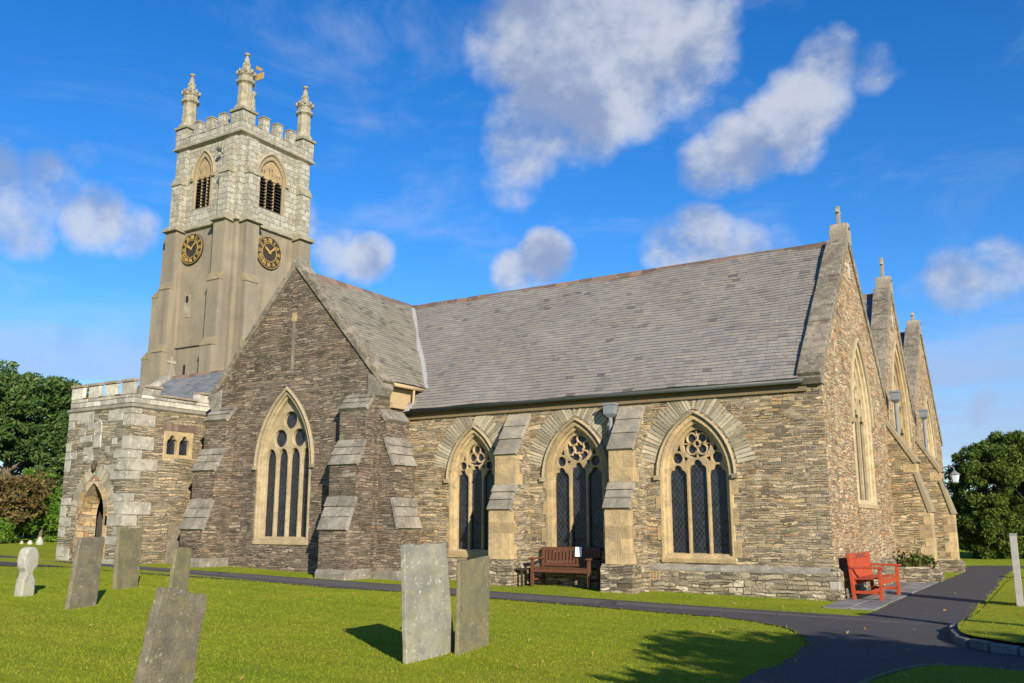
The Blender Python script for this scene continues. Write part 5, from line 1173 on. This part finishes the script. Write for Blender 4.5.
tree((-43.5,4.4,.5), 1.2, [(-43.9,4.0,1.1,1.7,1.4,.9),(-41.8,5.4,1.0,1.3,1.2,.8)], 60, .4, 90, .15, M['shrubleaf'], 'low bright green shrub in front of the russet shrub', 'shrub', 'shrubs beside the porch', 'shrub', .08, 1., 5, .5)
for k, (x, y, h) in enumerate(((-58,4,7.),(-56,16,7.5),(-66,-8,8.),(-50,24,8.),(-38,34,7.))):
    tree((x,y,.55), h, [(x,y,h*.55,3.8,3.8,h*.42),(x+2,y+2,h*.42,3.,3.,h*.36)], 60, .9, 70, .34, M['oakleaf'], ['dark bushy tree far behind the russet shrub','dense tree in the far hedge beyond the tall evergreen','broad tree at the far western end of the churchyard','round tree far behind the tower','dense tree behind the north side of the church'][k], group='trees round the churchyard', r0=.3, spread=2.8, nb=5)
# right: dense dark yew
tree((2.6,28.4,-.06), 5., [(1.9,28.2,3.0,2.6,2.4,2.6),(4.4,29.4,2.7,2.6,2.6,2.6),(2.6,28.6,4.5,1.8,1.8,1.2),(1.0,27.8,1.5,1.7,1.7,1.5),(6.4,29.8,2.3,2.4,2.4,2.3)], 250, .36, 190, .11, M['yew'], 'dense rounded dark yew tree at the end of the path', r0=.4, spread=2.0, nb=8, shell=.62, aspect=1.8, flat=.8, name='yew_tree')
for k, (x, y, h) in enumerate(((13,34,7.),(-6,40,6.),(22,26,8.))):
    tree((x,y,-.06), h, [(x,y,h*.5,3.4,3.4,h*.46),(x-2,y+1,h*.4,2.6,2.6,h*.38)], 70, .8, 70, .32, M['yew'], ['dark evergreen beyond the rounded yew, on its eastern side','low dark evergreen behind the yew','tall dark evergreen at the eastern side of the churchyard'][k], group='trees round the churchyard', r0=.3, spread=2.4, nb=5)
# trees standing behind and right of the photographer, which shade the foreground
for k, (x, y, h, r_, per) in enumerate(((10.3,-15.0,5.1,2.4,230),(8.6,-17.3,4.1,1.8,160),(11.9,-12.9,4.2,2.0,190),(13.0,-16.2,5.6,2.2,160),(9.6,-13.2,3.4,1.6,150))):
    tree((x,y,-.06), h*.8, [(x,y,h*.66,r_,r_,h*.30),(x+.9,y-.8,h*.5,r_*.85,r_*.85,h*.28),(x-.9,y+.7,h*.46,r_*.75,r_*.75,h*.26)], per, .45, 70, .17, M['oakleaf'], ['bushy tree on the lawn east of the path junction','small bushy tree beside the photographer','small tree on the raised lawn to the south east','tall bushy tree on the lawn to the south east','round low bush on the raised lawn to the south east'][k], group='trees round the churchyard', r0=.14, spread=1.4, nb=7, shell=.25)
# plants at the foot of the first east buttress
for k, (x, y) in enumerate(((.30,7.3),(.55,7.6),(.78,7.75))):
    c = rng.normal(size=(90, 3))*np.array((.13,.13,.09))+np.array((x,y,.52)); c[:, 2] = np.maximum(c[:, 2], .2)
    t = thing('bedding_plant', (x,y,.02), ['leafy plant in the bed by the first buttress, beside the wall','leafy plant in the middle of the bed by the first buttress','leafy plant at the outer end of the bed by the first buttress'][k], 'plant', 'plants by the first east buttress')
    m = MB(); m.tube([(x,y,0.),(x+.02,y,.55)], .015, 5); m.build('stem', M['bark'], t)
    quads('leaves', c, 0, .14, M['bedplant'], t, 1.3, origin=(x,y,.02))
m = MB(); m.box(.10,.92,7.0,7.95,-.15,.36); tag(m.build('planter', M['plinth'], bevel=.02), 'low rubble planting bed against the first east buttress', 'planter')

# hedges closing the horizon
def hedge(name, p0, p1, h, dpt, n, material, label):
    p0 = np.array(p0); p1 = np.array(p1); t = rng.uniform(0, 1, n)[:, None]; d = (p1-p0)/np.linalg.norm(p1-p0); nn_ = np.array((-d[1], d[0]))
    xy = p0+(p1-p0)*t+nn_*rng.uniform(-dpt, dpt, (n, 1)); hh = h*(.8+.25*np.sin(t[:, 0]*37)*np.sin(t[:, 0]*13+1)); z = gz(p0[0])+rng.uniform(0, 1, n)**.6*hh
    o = quads(name, np.column_stack([xy, z]), 0, .42, material, None, 1.3); o['label'] = label; o['category'] = 'hedge'; return o
hedge('hedge', (-95,-30), (-44,30), 2.6, 1.2, 16000, M['shrubleaf'], 'far hedge of mixed shrubs along the west side of the churchyard')
hedge('hedge', (-44,40), (45,46), 2.4, 1.2, 14000, M['yew'], 'far dark hedge along the north side of the churchyard')

# mown grass blades near the camera
def inside(poly, x, y):
    c = np.zeros(len(x), bool); k = len(poly)
    for i in range(k):
        x0, y0 = poly[i]; x1, y1 = poly[(i+1) % k]
        if y0 == y1: continue
        q = ((y0 > y) != (y1 > y)) & (x < (x1-x0)*(y-y0)/(y1-y0)+x0); c ^= q
    return c
def blades():
    Cc = np.array(cam.location); xs, ys_ = [], []
    for x0, x1, y0, y1, den in ((-16,1.6,-17.5,-4.0,1000),(-22,-12,-17,-5.2,260),(-18,1.2,-4.2,-.1,330),(2.4,9,-8.2,18,260),(2.4,9,-20,-8.6,500),(-30,-16,-12,-3,120)):
        n = int((x1-x0)*(y1-y0)*den); x = rng.uniform(x0, x1, n); y = rng.uniform(y0, y1, n)
        dxy = np.column_stack([x-Cc[0], y-Cc[1]]); dep = dxy[:, 0]*-math.sin(YAW)+dxy[:, 1]*math.cos(YAW); lat = dxy[:, 0]*math.cos(YAW)+dxy[:, 1]*math.sin(YAW)
        k = (dep > 2.5) & (np.abs(lat) < dep*.72+1.); x, y, dep = x[k], y[k], dep[k]
        k = rng.uniform(0, 1, len(x)) < np.clip(12/dep, .3, 1.); xs.append(x[k]); ys_.append(y[k])
    x = np.concatenate(xs); y = np.concatenate(ys_)
    # longer tufts where the mower does not reach: path edges, walls, stones
    ex_, ey_ = [], []
    edges = [(path_outline, 55), (BR, 40), (ip2, 50), ([(-11.2,-.17),(-8.1,-.17)], 130), ([(-7.2,-.17),(-4.9,-.17)], 130), ([(-4.1,-.17),(0,-.17)], 130), ([(-8.1,-1.2),(-7.2,-1.2)], 130), ([(-4.9,-1.2),(-4.1,-1.2)], 130), ([(-17.7,-1.46),(-11.3,-1.46)], 90)]
    for poly, dn in edges:
        for a_, b_ in zip(poly[:-1], poly[1:]):
            L_ = math.dist(a_, b_); k_ = int(L_*dn); 
            if k_: t_ = rng.uniform(0, 1, k_); ex_.append(a_[0]+(b_[0]-a_[0])*t_+rng.normal(0, .035, k_)); ey_.append(a_[1]+(b_[1]-a_[1])*t_+rng.normal(0, .035, k_))
    for o_ in bpy.data.objects:
        if o_.get('category') == 'gravestone':
            pv_ = [o_.location+v_.co for v_ in o_.data.vertices if v_.co.z < -.1]
            for _ in range(260): q_ = random.choice(pv_); q2 = random.choice(pv_); t_ = random.random(); ex_.append(np.array([q_.x+(q2.x-q_.x)*t_+random.gauss(0, .03)])); ey_.append(np.array([q_.y+(q2.y-q_.y)*t_+random.gauss(0, .03)]))
    ex_ = np.concatenate(ex_); ey_ = np.concatenate(ey_); ne = len(ex_); x = np.concatenate([x, ex_]); y = np.concatenate([y, ey_]); tall = np.zeros(len(x)); tall[-ne:] = 1.
    bad = inside(path_outline, x, y) | inside(BR, x, y) | ((x > .05) & (x < 1.15) & (y > -1.9)) | ((x < .12) & (y > -.12)) | ((x < -11.2) & (y > -1.45))
    bad[-ne:] = (rng.uniform(0, 1, ne) < .25)
    x, y, tall = x[~bad], y[~bad], tall[~bad]; n = len(x)
    z = np.interp(x, GX, GZ); i1 = inside(ip, x, y); i2 = inside(ip2, x, y)
    z = np.where(i1, z+.13*np.clip((-1.5-y)/3.5, 0, 1)+.02, z); z = np.where(i2, z+.055, z)
    h = rng.uniform(.008, .021, n)*(1+.6*(rng.uniform(0, 1, n) > .95))*(1+tall*rng.uniform(.3, 1.9, n)); a = rng.uniform(0, 6.283, n); wd = rng.uniform(.003, .006, n)*1.3
    ln_ = rng.normal(size=(n, 2))*.4*h[:, None]
    v = np.empty((n, 3, 3)); ca, sa = np.cos(a)*wd, np.sin(a)*wd
    v[:, 0] = np.column_stack([x-ca, y-sa, z-.005]); v[:, 1] = np.column_stack([x+ca, y+sa, z-.005]); v[:, 2] = np.column_stack([x+ln_[:, 0], y+ln_[:, 1], z+h])
    me = bpy.data.meshes.new('grass'); me.vertices.add(3*n); me.loops.add(3*n); me.polygons.add(n)
    me.vertices.foreach_set('co', v.reshape(-1).astype(np.float32)); me.loops.foreach_set('vertex_index', np.arange(3*n, dtype=np.int32))
    me.polygons.foreach_set('loop_start', np.arange(0, 3*n, 3, dtype=np.int32)); me.polygons.foreach_set('loop_total', np.full(n, 3, dtype=np.int32))
    me.update(calc_edges=True); me.materials.append(M['blade']); o = bpy.data.objects.new('grass', me); COL.objects.link(o); struct(o, 'stuff'); o['label'] = 'short mown green grass of the churchyard lawn'; o['category'] = 'grass'
    print('blades', n)
blades()
# fallen leaves on the lawn and the path
n_ = 380; lx = rng.uniform(-14, 6, n_); ly = rng.uniform(-16, 4, n_); kk = ~((lx < .1) & (ly > -.2)) & ~((lx < -11) & (ly > -2.4)) & ((lx-3)**2+(ly+9)**2 < rng.uniform(0, 20, n_)**2)
lx, ly = lx[kk], ly[kk]; lz = np.interp(lx, GX, GZ)+.030+np.where(inside(ip, lx, ly), .02+.13*np.clip((-1.5-ly)/3.5, 0, 1), 0)+np.where(inside(ip2, lx, ly), .055, 0)
M['dead'] = foliage('fallen_leaf', [(0,(.20,.11,.03)),(.5,(.30,.19,.05)),(1,(.38,.30,.10))], .2)
o = quads('fallen_leaves', np.column_stack([lx, ly, lz]), 0, .05, M['dead'], None, 1.4); struct(o, 'stuff'); o['label'] = 'scattered small fallen leaves on the lawn and path'; o['category'] = 'leaves'
